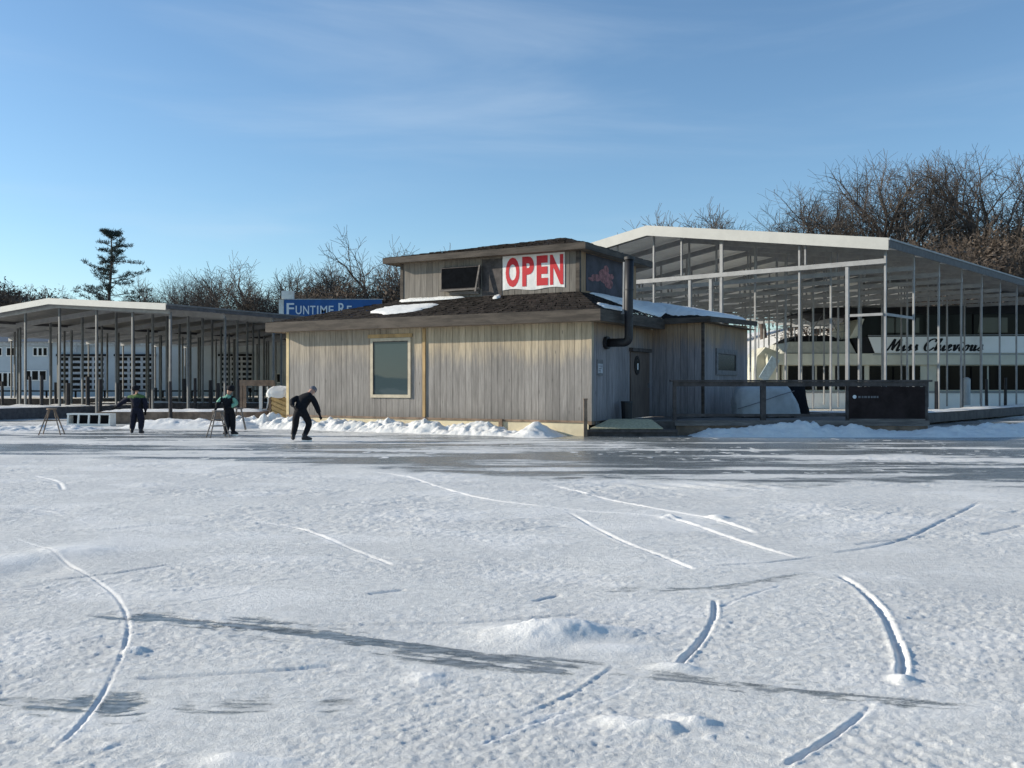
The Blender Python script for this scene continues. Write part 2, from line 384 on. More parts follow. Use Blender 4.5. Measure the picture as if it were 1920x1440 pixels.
def make_ground():
    rows = [-70., -40, -20, -8, -2, .6, 1.6]; y = 2.4
    while y < 42: rows.append(y); y *= 1.0028 if y < 20 else 1.004
    while y < 600: rows.append(y); y *= 1.03
    rows = np.array(rows); nc = 840
    out = np.array([1.06, 1.15, 1.3, 1.6, 2.2, 3.5, 6.]); u = np.concatenate([-out[::-1], np.linspace(-1, 1, nc - 14), out])
    half = np.where(rows < 2.4, 70 - rows * 20, 0) + np.where(rows >= 2.4, .62 * rows + 1.2 + np.maximum(0, rows - 30) * 1.2, 0)
    half = np.where(rows < 2.4, np.maximum(half, 3), half)
    half[:7] = [90, 60, 36, 18, 9, 5, 3.2]
    X = u[None, :] * half[:, None]; Y = np.repeat(rows[:, None], nc, 1)
    near = sst(44, 36, Y); lake = sst(60, 54, Y)
    # bare skating rink: everything between the snow field and the banks
    yn = np.interp(X, [-14, -10, -5, -2, 0, 1.5, 4, 8, 14], [20.2, 19.2, 18.2, 16.8, 15.2, 14.4, 13.9, 13.4, 13.2])
    edge = yn + 1.0 * fbm(X * .5, Y * .5, 4, 11) + .45 * fbm(X * 3, Y * 3, 3, 17)
    rink = sst(-.4, 1.1, Y - edge) * sst(46, 40, Y)
    dens = np.interp(X, [-12, -5, 0, 2, 12], [.42, .46, .62, .85, .9])
    streak = fbm(X * .30 + Y * .1, Y * 1.6, 4, 23) + .5 * fbm(X * .9, Y * 4.5, 3, 29)
    ice = rink * np.clip(dens + 1.05 * streak, 0.05, 1)
    ice *= 1 - .9 * sst(.33, .5, fbm(X * 5, Y * 4, 2, 83)) * sst(0, .3, fbm(X * .4, Y * .5, 2, 85) + .2)
    # dusting of snow lying across the rink on the right
    for px, py, rx, ry, k in ((1640, 858, 2.4, .9, .95), (1830, 862, 2.0, .7, .8), (1450, 866, 1.4, .5, .5), (1350, 893, 3.0, .6, .55), (1000, 866, 1.2, .5, .35), (1800, 905, 2.6, .55, .6), (640, 852, 3, .7, .35), (200, 850, 3, .8, .4)):
        c = G(px, py); q = np.exp(-(((X - c.x) / rx) ** 2 + ((Y - c.y) / ry) ** 2)); ice *= 1 - k * np.clip(q * (1 + 1.6 * fbm(X * 1.3, Y * 2.5, 3, 31)), 0, 1)
    for pts, w, s in STREAKS:
        d, al = dist_line(X, Y, pts, 1.0); L_ = sum((pts[i + 1] - pts[i]).length for i in range(len(pts) - 1))
        w2 = w * (1 + 1.1 * fbm(al * L_ * 1.3, np.sign(d) * 3. + 0 * d, 3, 37)); br = np.clip(.70 + 1.2 * fbm(al * L_ * 1.1, d * 16, 3, 39, .7) + .7 * fbm(X * 6, Y * 9, 3, 41, .7), 0, 1.2)
        fade = sst(0, .16, al) * sst(1, .8, al)
        ice = np.maximum(ice, 1.35 * s * br * fade * sst(1.6, .2, np.abs(d) / np.maximum(w2, .03)))
    snow = 1 - np.clip(ice * 1.2, 0, 1)
    # relief of the trampled snow
    soft = .022 * fbm(X * .55, Y * .55, 3, 3)
    U, V = X * .94 + Y * .34, -X * .34 + Y * .94             # the wind and the skates drag everything one way
    lump = fbm(U * 3.4, V * 5.2, 4, 5, .6)
    fine = fbm(U * 9, V * 15, 3, 43, .65)
    grain = fbm(U * 24, V * 33, 3, 47, .7)
    patch = sst(-.3, .4, fbm(X * .7, Y * .9, 3, 53)) * .85 + .22
    crumbs = sst(.30, .55, fbm(X * 13, Y * 13, 2, 59)) * sst(0., .3, fbm(X * .8, Y * .8, 2, 61) + .1)
    h = soft + patch * (.0050 * (1 + 1.8 * sst(6, 13, Y)) * lump + .0034 * (1 + 2.2 * sst(6, 13, Y)) * fine + .0068 * grain) + .005 * crumbs
    h = h * (.06 + .94 * snow)
    for (sx0, sy0), L_, an, dp in [((random.Random(q).uniform(-6, 7), random.Random(q + 99).uniform(4.2, 17)), random.Random(q + 7).uniform(.5, 2.4), random.Random(q + 3).gauss(.38, .35), random.Random(q + 5).uniform(.003, .009)) for q in range(60)]:
        d, al = dist_line(X, Y, [(sx0, sy0), (sx0 + L_ * .5 * math.cos(an), sy0 + L_ * .5 * math.sin(an)), (sx0 + L_ * math.cos(an + .1), sy0 + L_ * math.sin(an + .1))])
        e = sst(0, .2, al) * sst(1, .8, al); h += dp * e * (np.exp(-((d - .02) / .016) ** 2) - np.exp(-(d / .014) ** 2))
    fresh = np.zeros_like(X)
    for pts, w, ht in TRACKS:
        w *= .62
        d, al = dist_line(X, Y, pts); q = 1 + .8 * fbm(X * 11, Y * 11, 3, 67)
        e = sst(0, .16, al) * sst(1, .88, al) * np.clip(.95 + 1.0 * fbm(X * 2.0, Y * 2.0, 3, 71), .4, 1.8)
        h += e * ht * (-.50 * (.75 + .4 * q) * np.exp(-(d / w) ** 2) + .20 * q * np.exp(-((np.abs(d) - 1.75 * w) / (.8 * w)) ** 2))   # pressed in, with crumbs pushed up along both edges
        fl = np.clip(e * .8, 0, .8) * np.exp(-(d / (w * 1.9 + .004 * Y ** .5)) ** 2); ice *= 1 - fl; fresh = np.maximum(fresh, fl)
    for pts in SCRATCHES:
        d, al = dist_line(X, Y, pts); h -= .016 * sst(0, .1, al) * sst(1, .9, al) * np.exp(-(d / .022) ** 2)
    for px, py, rx, ry, ht in BUMPS:
        c = G(px, py); q = ((X - c.x) / rx) ** 2 + ((Y - c.y) / ry) ** 2
        h += .62 * ht * np.exp(-q ** 1.2) * (1 + .32 * fbm(X * 7, Y * 7, 3, 73)); ice *= 1 - np.exp(-q) * (ht > 0); fresh = np.maximum(fresh, np.exp(-q) * (ht > 0))
    c = G(1700, 1410)                                     # combed marks of a shovel or tyre
    comb = np.exp(-(((X - c.x) / .35) ** 2 + ((Y - c.y) / .28) ** 2) ** 2); h += .0018 * comb * np.sin((X * 1.0 + Y * .35) * 62)
    c = G(1440, 1400); comb = np.exp(-(((X - c.x) / .22) ** 2 + ((Y - c.y) / .35) ** 2) ** 2); h += .003 * comb * np.sin((X * .6 + Y * .9) * 45)
    c = G(1340, 912); comb = np.exp(-(((X - c.x) / 1.6) ** 2 + ((Y - c.y) / .5) ** 2) ** 2); h += .012 * comb * np.sin((X * .9 + Y * .5) * 14)
    Z = h * near + terrain(X, Y) + (1 - near) * .12 * fbm(X * .2, Y * .2, 3, 79)
    Z = np.where(Y < 2.4, np.minimum(Z, 0), Z)
    nr = len(rows); co = np.stack([X, Y, Z], -1).reshape(-1, 3).astype(np.float32)
    i = np.arange(nr - 1)[:, None] * nc + np.arange(nc - 1)[None, :]
    quads = np.stack([i, i + 1, i + nc + 1, i + nc], -1).reshape(-1, 4)
    me = bpy.data.meshes.new('snow_ground'); me.vertices.add(len(co)); me.vertices.foreach_set('co', co.ravel())
    me.loops.add(quads.size); me.loops.foreach_set('vertex_index', quads.ravel().astype(np.int32))
    me.polygons.add(len(quads)); me.polygons.foreach_set('loop_start', np.arange(0, quads.size, 4, dtype=np.int32))
    me.update(calc_edges=True); me.validate()
    me.polygons.foreach_set('use_smooth', np.ones(len(quads), bool))
    at = me.attributes.new('ice', 'FLOAT', 'POINT'); at.data.foreach_set('value', np.clip(ice * lake, 0, 1).ravel().astype(np.float32))
    fr2 = np.clip(fresh + .45 * sst(.1, .4, fbm(X * 1.1, Y * 1.6, 4, 95)) + .5 * crumbs, 0, 1)
    at = me.attributes.new('fresh', 'FLOAT', 'POINT'); at.data.foreach_set('value', fr2.ravel().astype(np.float32))
    me.materials.append(M['ground']); o = link('snow_ground', me); o['kind'] = 'structure'; return o
make_ground()

def snow_bank(pts, width, height, seed, rough=1.0, name='snow_bank', res=.045, skew=0.):   # a ploughed ridge of snow along a line (x, y, width k, height k)
    P = smooth_line([Vector(p) for p in pts] if len(pts[0]) == 3 else [Vector((*p, 1.)) for p in pts], 6)
    L = [0.]
    for i in range(1, len(P)): L.append(L[-1] + (P[i].xy - P[i - 1].xy).length)
    ns = max(6, int(L[-1] / res)); nw = max(8, int(2 * width / res)); t = np.linspace(0, L[-1], ns)
    cx = np.interp(t, L, [p.x for p in P]); cy = np.interp(t, L, [p.y for p in P]); k = np.interp(t, L, [p.z for p in P])
    tx, ty = np.gradient(cx), np.gradient(cy); nn = np.sqrt(tx ** 2 + ty ** 2); nx, ny = -ty / nn, tx / nn
    s = np.linspace(-1, 1, nw); X = cx[:, None] + nx[:, None] * s * width; Y = cy[:, None] + ny[:, None] * s * width
    prof = np.clip(1 - np.abs(s[None, :] + skew * (1 - s[None, :] ** 2)) ** 1.7, 0, 1)
    endf = sst(0, width * 1.2, t) * sst(L[-1], L[-1] - width * 1.2, t)
    lum = 1 + rough * (.8 * fbm(X * 1.1, Y * 1.1, 2, seed) + .55 * fbm(X * 4.0, Y * 4.0, 3, seed + 5))
    H = height * (k * endf)[:, None] * prof * np.clip(lum, .25, 1.7) + rough * .045 * fbm(X * 10, Y * 10, 3, seed + 9) * np.minimum(1, prof * 3) - .03
    mb = MB(); mb.v = [tuple(p) for p in np.stack([X, Y, H], -1).reshape(-1, 3)]
    mb.f = [(a * nw + b, a * nw + b + 1, (a + 1) * nw + b + 1, (a + 1) * nw + b) for a in range(ns - 1) for b in range(nw - 1)]; mb.mi = [0] * len(mb.f)
    return tag(mb.build(name, M['snow'], smooth=True), kind='structure')

# ------------------------------------------------------------------ the hut
HF = Frame(G(1108, 818), -math.atan2(5.70, 10.02))
HL = 11.53                                                # front length
o = HF.o
hut = empty('wooden_hut', HF.o, HF.a, 'low grey wooden hut with dark shake roof and raised upper storey on the ice', 'hut')
Y1 = HF.side(1222, 700).y                                  # annex front wall
X2 = HF.front(1318, 700, Y1).x
Y3 = HF.side(1400, 700, X2).y
ZB = .43
ze = HF.front(1114, 580, -.5).z                            # eave top
zs = ze - .31                                              # eave underside
OV = .5
YB = Y3 + .2
def boards(mb, axis, c, a0, a1, z0, z1, w=.235, t=.03, gap=.011, face=-1):
    n = max(1, round((a1 - a0) / w)); w = (a1 - a0) / n
    for i in range(n):
        b0, b1 = a0 + i * w + gap / 2, a0 + (i + 1) * w - gap / 2
        zt = z1 if not callable(z1) else None
        t0 = zt if zt is not None else z1(b0); t1 = zt if zt is not None else z1(b1)
        f0, f1 = (c - t, c) if face < 0 else (c, c + t)
        f0 += rnd.uniform(-.003, .003) if face < 0 else 0; f1 += rnd.uniform(-.003, .003) if face > 0 else 0
        if axis == 0: vs = [(b0, f0, z0), (b1, f0, z0), (b1, f1, z0), (b0, f1, z0), (b0, f0, t0), (b1, f0, t1), (b1, f1, t1), (b0, f1, t0)]
        else: vs = [(f0, b0, z0), (f1, b0, z0), (f1, b1, z0), (f0, b1, z0), (f0, b0, t0), (f1, b0, t0), (f1, b1, t1), (f0, b1, t1)]
        mb.hexa(vs)
core = MB(); core.box(-HL, 0, .0, YB, ZB + .02, zs - .02); core.box(.001, X2, Y1, Y3, ZB + .02, 3.25)
core.build('wall', M['core'], hut)
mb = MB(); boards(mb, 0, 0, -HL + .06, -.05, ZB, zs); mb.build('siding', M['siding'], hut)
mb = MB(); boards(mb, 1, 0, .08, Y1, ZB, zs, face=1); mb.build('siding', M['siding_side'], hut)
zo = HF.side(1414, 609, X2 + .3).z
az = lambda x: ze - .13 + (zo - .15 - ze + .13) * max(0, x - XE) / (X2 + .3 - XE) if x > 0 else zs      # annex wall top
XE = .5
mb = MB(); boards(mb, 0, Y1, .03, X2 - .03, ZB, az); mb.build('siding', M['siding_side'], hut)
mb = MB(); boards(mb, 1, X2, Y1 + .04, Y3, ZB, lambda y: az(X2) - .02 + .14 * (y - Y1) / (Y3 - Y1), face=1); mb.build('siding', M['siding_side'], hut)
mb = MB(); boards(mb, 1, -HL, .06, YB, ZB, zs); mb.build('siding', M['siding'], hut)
mb = MB()
mb.box(-HL - .045, -HL + .075, -.045, .075, .30, zs); mb.build('corner_board', M['trim_tan'], hut)
mb = MB(); mb.box(-.06, .045, -.045, .09, ZB, zs); mb.build('corner_board', M['siding'], hut)
mb = MB(); mb.box(X2 - .04, X2 + .045, Y1 - .045, Y1 + .04, ZB, az(X2) - .01); mb.build('corner_board', M['fascia'], hut)
mb = MB(); mb.box(-HL, -.06, -.035, .0, -.05, ZB - .06); mb.build('skirting', M['cream'], hut)
mb = MB(); mb.box(-HL - .02, -.06, -.06, .0, ZB - .055, ZB + .01); mb.box(-.06, .05, -.065, 1.0, ZB - .1, ZB - .002); mb.build('sill_board', M['wood_brown'], hut)
for px in (797, 941):
    p = HF.front(px, 790); mb = MB(); mb.box(p.x - .06, p.x + .06, -.10, -.061, .12, ZB + .02); mb.build('foundation_post', M['wood_brown'], hut)
p = HF.front(797, 700); mb = MB(); mb.box(p.x - .05, p.x + .05, -.075, -.034, ZB + .03, zs - .03); mb.build('batten', M['batten'], hut)

def shakes(mb, lo0, lo1, hi0, hi1, n, width=.16, lift=.03):   # overlapping courses, each split into shakes, from eave line lo to top line hi
    lo0, lo1, hi0, hi1 = map(Vector, (lo0, lo1, hi0, hi1))
    for i in range(n):
        a, b = i / n, (i + 1) / n
        p0, p1 = lo0.lerp(hi0, a), lo1.lerp(hi1, a); q0, q1 = lo0.lerp(hi0, b), lo1.lerp(hi1, b)
        m = max(1, int((p1 - p0).length / width)); ts = [k / m + (rnd.uniform(-.35, .35) / m if 0 < k < m else 0) for k in range(m + 1)]
        for k in range(m):
            u = lift * rnd.uniform(.5, 1.5); dn = rnd.uniform(-.035, .035)
            d = (p0 - q0).normalized() * dn if i else Vector()
            A, B, C, D = p0.lerp(p1, ts[k]) + d, p0.lerp(p1, ts[k + 1]) + d, q0.lerp(q1, ts[k + 1]), q0.lerp(q1, ts[k])
            U = Vector((0, 0, u)); V = Vector((0, 0, .004))
            mb.add([A, B, A + U, B + U, C + V, D + V], [(0, 1, 3, 2), (2, 3, 4, 5)])
# upper storey position
def on_ratio(px, x=None, y=None):                           # local x (or y) of a vertical line through a column of the photo, at known y (or x)
    return HF.front(px, 600, y).x if x is None else HF.side(px, 600, x).y
CY0 = 1.2
CX1 = on_ratio(1085, y=CY0); CX0 = on_ratio(755, y=CY0)
CY1 = 5.7
zc = HF.front(1085, 546, CY0).z                             # foot of the upper storey
zt = HF.front(1085, 470, CY0).z                             # its soffit
XE = OV; XW = -HL - OV
roof = MB()
shakes(roof, (XW, -OV, ze), (XE, -OV, ze), (CX0, CY0, zc), (CX1, CY0, zc), 9)
shakes(roof, (XE, -OV, ze), (XE, Y1 + .1, ze), (CX1, CY0, zc), (CX1, CY1, zc), 7)
shakes(roof, (XW, YB, ze), (XW, -OV, ze), (CX0, CY1, zc), (CX0, CY0, zc), 7)
roof.add([(CX0, CY1, zc), (CX1, CY1, zc), (CX1, YB, zc), (CX0, YB, zc)], [(0, 1, 2, 3)])
roof.add([(XW, YB, ze), (CX0, YB, zc), (CX0, CY1, zc)], [(0, 1, 2)])
zo = HF.side(1414, 609, X2 + .3).z
E_ = (XE + .02, Y1 - .22, ze + .01); D_ = (X2 + .3, Y1 - .22, zo - .03); C_ = (X2 + .3, YB, zo + .12); B_ = (CX1, YB, zc); A_ = (CX1, CY1, zc)
roof.add([A_, E_, D_, C_, B_], [(0, 1, 2), (0, 2, 3), (0, 3, 4)])
rf = roof.build('roof', M['shingle'], hut)
fa = MB()
fa.box(XW, XE, -OV - .04, -OV, zs - .01, ze + .012); fa.build('fascia', M['fascia'], hut)
fa = MB(); fa.box(XE, XE + .04, -OV - .04, Y1 - .22, zs - .01, ze + .012); fa.build('fascia', M['fascia'], hut)
fa = MB(); fa.box(XW - .04, XW, -OV - .04, YB, zs - .01, ze + .012); fa.build('fascia', M['fascia'], hut)
fa = MB(); fa.hexa([(XE + .04, Y1 - .25, ze - .16), (X2 + .3, Y1 - .25, zo - .17), (X2 + .3, Y1 - .21, zo - .17), (XE + .04, Y1 - .21, ze - .16),
                    (XE + .04, Y1 - .25, ze + .03), (X2 + .3, Y1 - .25, zo - .01), (X2 + .3, Y1 - .21, zo - .01), (XE + .04, Y1 - .21, ze + .03)])
fa.hexa([(X2 + .3, Y1 - .25, zo - .18), (X2 + .34, Y1 - .25, zo - .18), (X2 + .34, YB, zo - .03), (X2 + .3, YB, zo - .03),
         (X2 + .3, Y1 - .25, zo - .005), (X2 + .34, Y1 - .25, zo - .005), (X2 + .34, YB, zo + .14), (X2 + .3, YB, zo + .14)])
fa.build('fascia', M['fascia'], hut)
so = MB(); so.box(XW, XE, -OV, .0, zs - .0, zs + .02); so.box(.0, XE, .001, Y1 - .2, zs, zs + .02); so.box(XW, -HL, .001, YB, zs, zs + .02)
so.hexa([(.0, Y1 - .2, az(.01) + .0), (X2 + .3, Y1 - .2, az(X2) - .02), (X2 + .3, YB, az(X2) - .02), (0, YB, az(.01)), (0, Y1 - .2, az(.01) + .02), (X2 + .3, Y1 - .2, az(X2)), (X2 + .3, YB, az(X2)), (0, YB, az(.01) + .02)])
so.build('soffit', M['soffit'], hut)
# upper storey
uc = MB(); uc.box(CX0, CX1, CY0, CY1, zc - .15, zt - .01); uc.build('upper_wall', M['core'], hut)
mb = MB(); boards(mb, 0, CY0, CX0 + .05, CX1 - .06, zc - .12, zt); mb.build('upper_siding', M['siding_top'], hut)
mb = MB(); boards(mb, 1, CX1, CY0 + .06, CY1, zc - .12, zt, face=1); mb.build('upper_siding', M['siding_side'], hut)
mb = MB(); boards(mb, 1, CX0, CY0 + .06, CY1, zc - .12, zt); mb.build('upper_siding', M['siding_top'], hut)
for x in (CX0, CX1):
    mb = MB(); mb.box(x - .07, x + .05, CY0 - .05, CY0 + .07, zc - .1, zt); mb.build('corner_board', M['fascia'], hut)
UO = .38; ux0, ux1, uy0, uy1 = CX0 - UO - .1, CX1 + UO, CY0 - UO, HF.side(1222, 480, CX1 + UO).y
ue = zt + .17; rise = .27 * (uy1 - uy0) / 2; xm0, xm1, ym = ux0 + 2.4, ux1 - 2.1, (uy0 + uy1) / 2
zr = HF.front(1068, 445, ym).z
ur = MB()
shakes(ur, (ux0, uy0, ue), (ux1, uy0, ue), (xm0, ym, zr - .1), (xm1, ym, zr), 7)
shakes(ur, (ux1, uy0, ue), (ux1, uy1, ue), (xm1, ym, zr), (xm1, ym + .01, zr), 6)
shakes(ur, (ux1, uy1, ue), (ux0, uy1, ue), (xm1, ym, zr), (xm0, ym, zr - .1), 5, .4)
shakes(ur, (ux0, uy1, ue), (ux0, uy0, ue), (xm0, ym, zr - .1), (xm0, ym - .01, zr - .1), 6)
ur.build('upper_roof', M['shingle'], hut)
fa = MB(); fa.box(ux0, ux1, uy0 - .04, uy0, zt - .01, ue + .012); fa.build('upper_fascia', M['fascia'], hut)
fa = MB(); fa.box(ux1, ux1 + .04, uy0 - .04, uy1, zt - .01, ue + .012); fa.build('upper_fascia', M['fascia'], hut)
fa = MB(); fa.box(ux0 - .04, ux0, uy0 - .04, uy1, zt - .01, ue + .012); fa.build('upper_fascia', M['fascia'], hut)
so = MB(); so.box(ux0, ux1, uy0, uy1, zt, zt + .02); so.build('upper_soffit', M['soffit'], hut)
# front window
a, b = HF.front(697, 635), HF.front(772, 746)
def window(x0, x1, z0, z1, y, fw, fmat, gmat, parent, face='front', sill=True):
    def P(mbx, u0, u1, d0, d1, w0, w1):
        (mbx.box(u0, u1, y - d1, y - d0, w0, w1) if face == 'front' else mbx.box(y + d0, y + d1, u0, u1, w0, w1))
    f = MB(); P(f, x0, x0 + fw, .031, .075, z0, z1); P(f, x1 - fw, x1, .031, .075, z0, z1)
    P(f, x0 + fw, x1 - fw, .031, .075, z0, z0 + fw); P(f, x0 + fw, x1 - fw, .031, .075, z1 - fw, z1)
    win = f.build('window', fmat, parent)
    g = MB(); P(g, x0 + fw - .01, x1 - fw + .01, .034, .046, z0 + fw - .01, z1 - fw + .01); g.build('pane', gmat, win)
    s = MB(); P(s, x0 + fw, x0 + fw + .025, .047, .06, z0 + fw, z1 - fw); P(s, x1 - fw - .025, x1 - fw, .047, .06, z0 + fw, z1 - fw); P(s, x0 + fw + .025, x1 - fw - .025, .047, .06, z1 - fw - .03, z1 - fw)
    s.build('sash', M['wood_dark'], win); return win
w1 = window(a.x, b.x, b.z, a.z, 0, .10, M['trim_pale'], M['glass'], hut)
mb = MB(); mb.box(a.x - .12, b.x + .05, -.06, -.032, a.z + .01, a.z + .13); mb.build('lintel', M['batten'], hut)
a, b = HF.side(1340, 653, X2), HF.side(1379, 704, X2)
window(a.y, b.y, b.z, a.z, X2, .16, M['frame_grey'], M['glass_dim'], hut, 'side')
# upper screen window with its propped flap
a, b = HF.front(832, 502, CY0), HF.front(903, 548, CY0)
win = MB(); win.box(a.x, b.x, CY0 - .16, CY0 - .031, b.z + .12, a.z - .02); win = win.build('upper_window', M['wood_dark'], hut)
mb = MB(); mb.box(a.x + .03, b.x - .04, CY0 - .172, CY0 - .161, b.z + .16, a.z - .06); mb.build('pane', simple('matt dark screen', (.007, .008, .010), .9, spec=.02), win)
mb = MB(); mb.box(b.x + .06, HF.front(942, 520, CY0).x, CY0 - .045, CY0 - .031, zc - .02, zt - .06); mb.build('flap_shadow_panel', M['wood_dark'], win)  # dark board added to stand for the shadow cast by the propped flap
mb = MB(); mb.box(a.x + .0, b.x + .03, CY0 - .24, CY0 - .162, b.z + .07, b.z + .115); mb.box(a.x + .3, b.x - .05, CY0 - .12, CY0 - .031, b.z - .05, b.z + .05); mb.build('sill', M['wood_grey'], win)
mb = MB(); mb.beam((b.x + .03, CY0 - .16, a.z - .02), (b.x - .05, CY0 - .30, b.z + .0), .05, .05); mb.build('prop', M['wood_grey'], win)
# door, light, notice
a, b = HF.side(1179, 652), HF.side(1214, 786)
dr = MB(); dr.box(.031, .07, a.y, b.y, ZB + .03, a.z - .12); dr = dr.build('door', M['door'], hut)
c = HF.side(1190, 685); mb = MB()
ring = [(c.y + .22 * math.cos(k * math.pi / 12), c.z + .30 * math.sin(k * math.pi / 12)) for k in range(24)]
ring2 = [(c.y + .15 * math.cos(k * math.pi / 12), c.z + .23 * math.sin(k * math.pi / 12)) for k in range(24)]
mb.prism(ring, 0, .071, .10); mb.build('window_frame', M['black'], dr)
mb = MB(); mb.prism(ring2, 0, .101, .106); mb.build('pane', M['glass_dim'], dr)
mb = MB(); mb.box(.108, .113, c.y - .05, c.y + .04, c.z - .14, c.z + .06); mb.build('notice', M['sign_white'], dr)
mb = MB(); mb.box(.071, .12, b.y - .16, b.y - .11, ZB + .95, ZB + 1.1); mb.build('handle', M['steel_dim'], dr)
mb = MB(); mb.box(.031, .16, a.y - .05, b.y - .02, a.z - .11, a.z); mb.build('door_lintel', M['wood_dark'], hut)
a, b = HF.side(1117, 674), HF.side(1128, 704); mb = MB(); mb.box(.032, .05, a.y, b.y, b.z, a.z)
nt = mb.build('notice_board', M['frame_grey'], None, HF.o, HF.a); tag(nt, 'small pale paper notice fixed to the hut side near the corner', 'notice')
mb = MB(); mb.box(.051, .056, a.y + .04, b.y - .04, b.z + .06, a.z - .12); mb.build('paper', simple('grey paper', (.42, .43, .46), .8), nt)
mb = MB()
for k in range(5): mb.box(.0565, .059, a.y + .08, b.y - .08 - .05 * (k % 3), a.z - .2 - .07 * k, a.z - .18 - .07 * k)
mb.build('text_line', M['frame_grey'], nt)

# OPEN banner and mural
a, b = HF.front(944, 482, CY0), HF.front(1060, 545, CY0)
mb = MB(); n = 24; x0, x1 = a.x, b.x; z0, z1 = HF.front(944, 545, CY0).z + .0, zt - .01
bv = []
for i in range(n + 1):
    x = x0 + (x1 - x0) * i / n; y = CY0 - .05 - .003 * math.sin(i * 1.3)
    bv += [(x, y, z0 + .03 * math.sin(i * .4)), (x, y, z1), (x, y + .012, z0 + .03 * math.sin(i * .4)), (x, y + .012, z1)]
for i in range(n):
    k = 4 * i; mb.add(bv[k:k + 8], [(0, 4, 5, 1), (2, 3, 7, 6), (1, 5, 7, 3), (0, 2, 6, 4)])
ban = mb.build('banner', M['banner'], None, HF.o, HF.a); tag(ban, 'white banner reading OPEN in big red capitals on the upper storey', 'banner')
for ch, p0, p1 in (('O', 948, 974), ('P', 979, 1001), ('E', 1006, 1027), ('N', 1031, 1056)):
    l0, l1 = HF.front(p0, 500, CY0 - .06).x, HF.front(p1, 500, CY0 - .06).x
    t = text_mesh(ch, (l0, l1, z0 + .09, z1 - .06), .045 if ch != 'E' else .055, .004); ob = t.build('letter', M['red'], ban, (0, CY0 - .0535, 0))
a, b = HF.side(1094, 545, CX1), HF.side(1180, 545, CX1)
mb = MB(); mb.box(CX1 + .031, CX1 + .05, a.y + .1, b.y, zc + .05, zt - .02)
mu = mb.build('mural_panel', M['mural'], None, HF.o, HF.a); tag(mu, 'dark blue painted panel with a pink splash on the shaded upper storey', 'mural')
mb = MB(); c = HF.side(1130, 517, CX1)
for (dy, dz, r, sq) in ((0, -.02, .42, .55), (.35, -.22, .34, .5), (-.6, -.12, .36, .3), (.15, .2, .2, .7), (.55, .02, .22, .4), (-.95, -.2, .26, .22)):
    ring = [(c.y + dy + r * (1 + .07 * math.sin(3 * k + dy * 9)) * math.cos(k * math.pi / 8), c.z + dz + r * sq * (1 + .08 * math.cos(2 * k)) * math.sin(k * math.pi / 8)) for k in range(16)]
    mb.prism(ring, 0, CX1 + .052, CX1 + .056 + .001 * dy)
mb.build('paint_patch', M['mural_pink'], mu)

# stove pipe
a = HF.side(1133, 643); p1 = HF.front(1179, 640, a.y); zb = a.z; top = HF.front(1186, 484, a.y)
pr = .125
pipe = MB(); el = []
for k in range(7):
    t = k / 6 * math.pi / 2; el.append((p1.x - .16 + .16 * math.sin(t), a.y, zb + .16 - .16 * math.cos(t)))
pipe.tube([(.10, a.y, zb)] + el + [(p1.x, a.y, zb + 1.2), (p1.x + .02, a.y, top.z - .02)], pr, 16)
pp = pipe.build('stove_pipe', M['black'], None, HF.o, HF.a, smooth=True)
tag(pp, 'black stove pipe with elbow rising from the hut side wall past the eaves', 'stove pipe')
mb = MB(); mb.tube([(.031, a.y, zb), (.14, a.y, zb)], .19, 18); mb.build('wall_collar', M['black'], pp)
mb = MB()
for q in (.30, .62):
    mb = MB(); mb.tube([(p1.x + .01, a.y, zb + (top.z - zb) * q), (p1.x + .01, a.y, zb + (top.z - zb) * q + .04)], pr + .012, 16); mb.build('joint_ring', M['black'], pp)
mb = MB(); mb.tube([(p1.x + .02, a.y, top.z - .04), (p1.x + .02, a.y, top.z + .04)], pr + .03, 16); mb.build('rain_cap', M['black'], pp)
q0, q1 = HF.front(1177, 566, a.y), HF.front(1180, 492, a.y)
mb = MB(); mb.beam((p1.x - pr - .035, a.y - .02, ze - .02), (p1.x - pr - .015, a.y - .02, top.z - .1), .05, .05)  # pale strip added to stand for the sunlit left side of the pipe
mb.beam((XE + .041, a.y, ze - .03), (p1.x - pr, a.y, ze - .03), .05, .05); mb.build('sunlit_edge_strip', M['steel'], pp)

# snow lying on the roofs
def plane_z(p, q, r):
    n = (Vector(q) - Vector(p)).cross(Vector(r) - Vector(p)); p = Vector(p)
    return lambda x, y: p.z - (n.x * (x - p.x) + n.y * (y - p.y)) / n.z
zfront = plane_z((XW, -OV, ze), (XE, -OV, ze), (CX1, CY0, zc)); zside = plane_z((XE, -OV, ze), (XE, 5, ze), (CX1, CY0, zc))
def roof_snow(outline, zf, thick, label, seed, group='snow left on the hut roofs', jit=.09):
    P = smooth_line([Vector((*p, 0)) for p in outline + outline[:1]], 6)[:-1]; r2 = random.Random(seed)
    c = sum(P, Vector()) / len(P); P = [c + (p - c) * r2.uniform(1 - jit, 1 + jit) for p in P]
    mb = MB(); vs = []; rings = (1.0, .93, .75, .5, .25)
    for j, f in enumerate(rings):
        for p in P:
            q = c + (p - c) * f; vs.append((q.x, q.y, zf(q.x, q.y) + (.03 if j == 0 else thick * (.7 + .3 * (j > 1)) * r2.uniform(.75, 1.2) + .03)))
    n = len(P); vs.append((c.x, c.y, zf(c.x, c.y) + thick + .03))
    fs = [(j * n + k, j * n + (k + 1) % n, (j + 1) * n + (k + 1) % n, (j + 1) * n + k) for j in range(len(rings) - 1) for k in range(n)]
    fs += [((len(rings) - 1) * n + k, (len(rings) - 1) * n + (k + 1) % n, len(vs) - 1) for k in range(n)]
    mb.add(vs, fs); ob = mb.build('roof_snow', M['snow'], None, HF.o, HF.a, smooth=True); return tag(ob, label, 'snow patch', group)
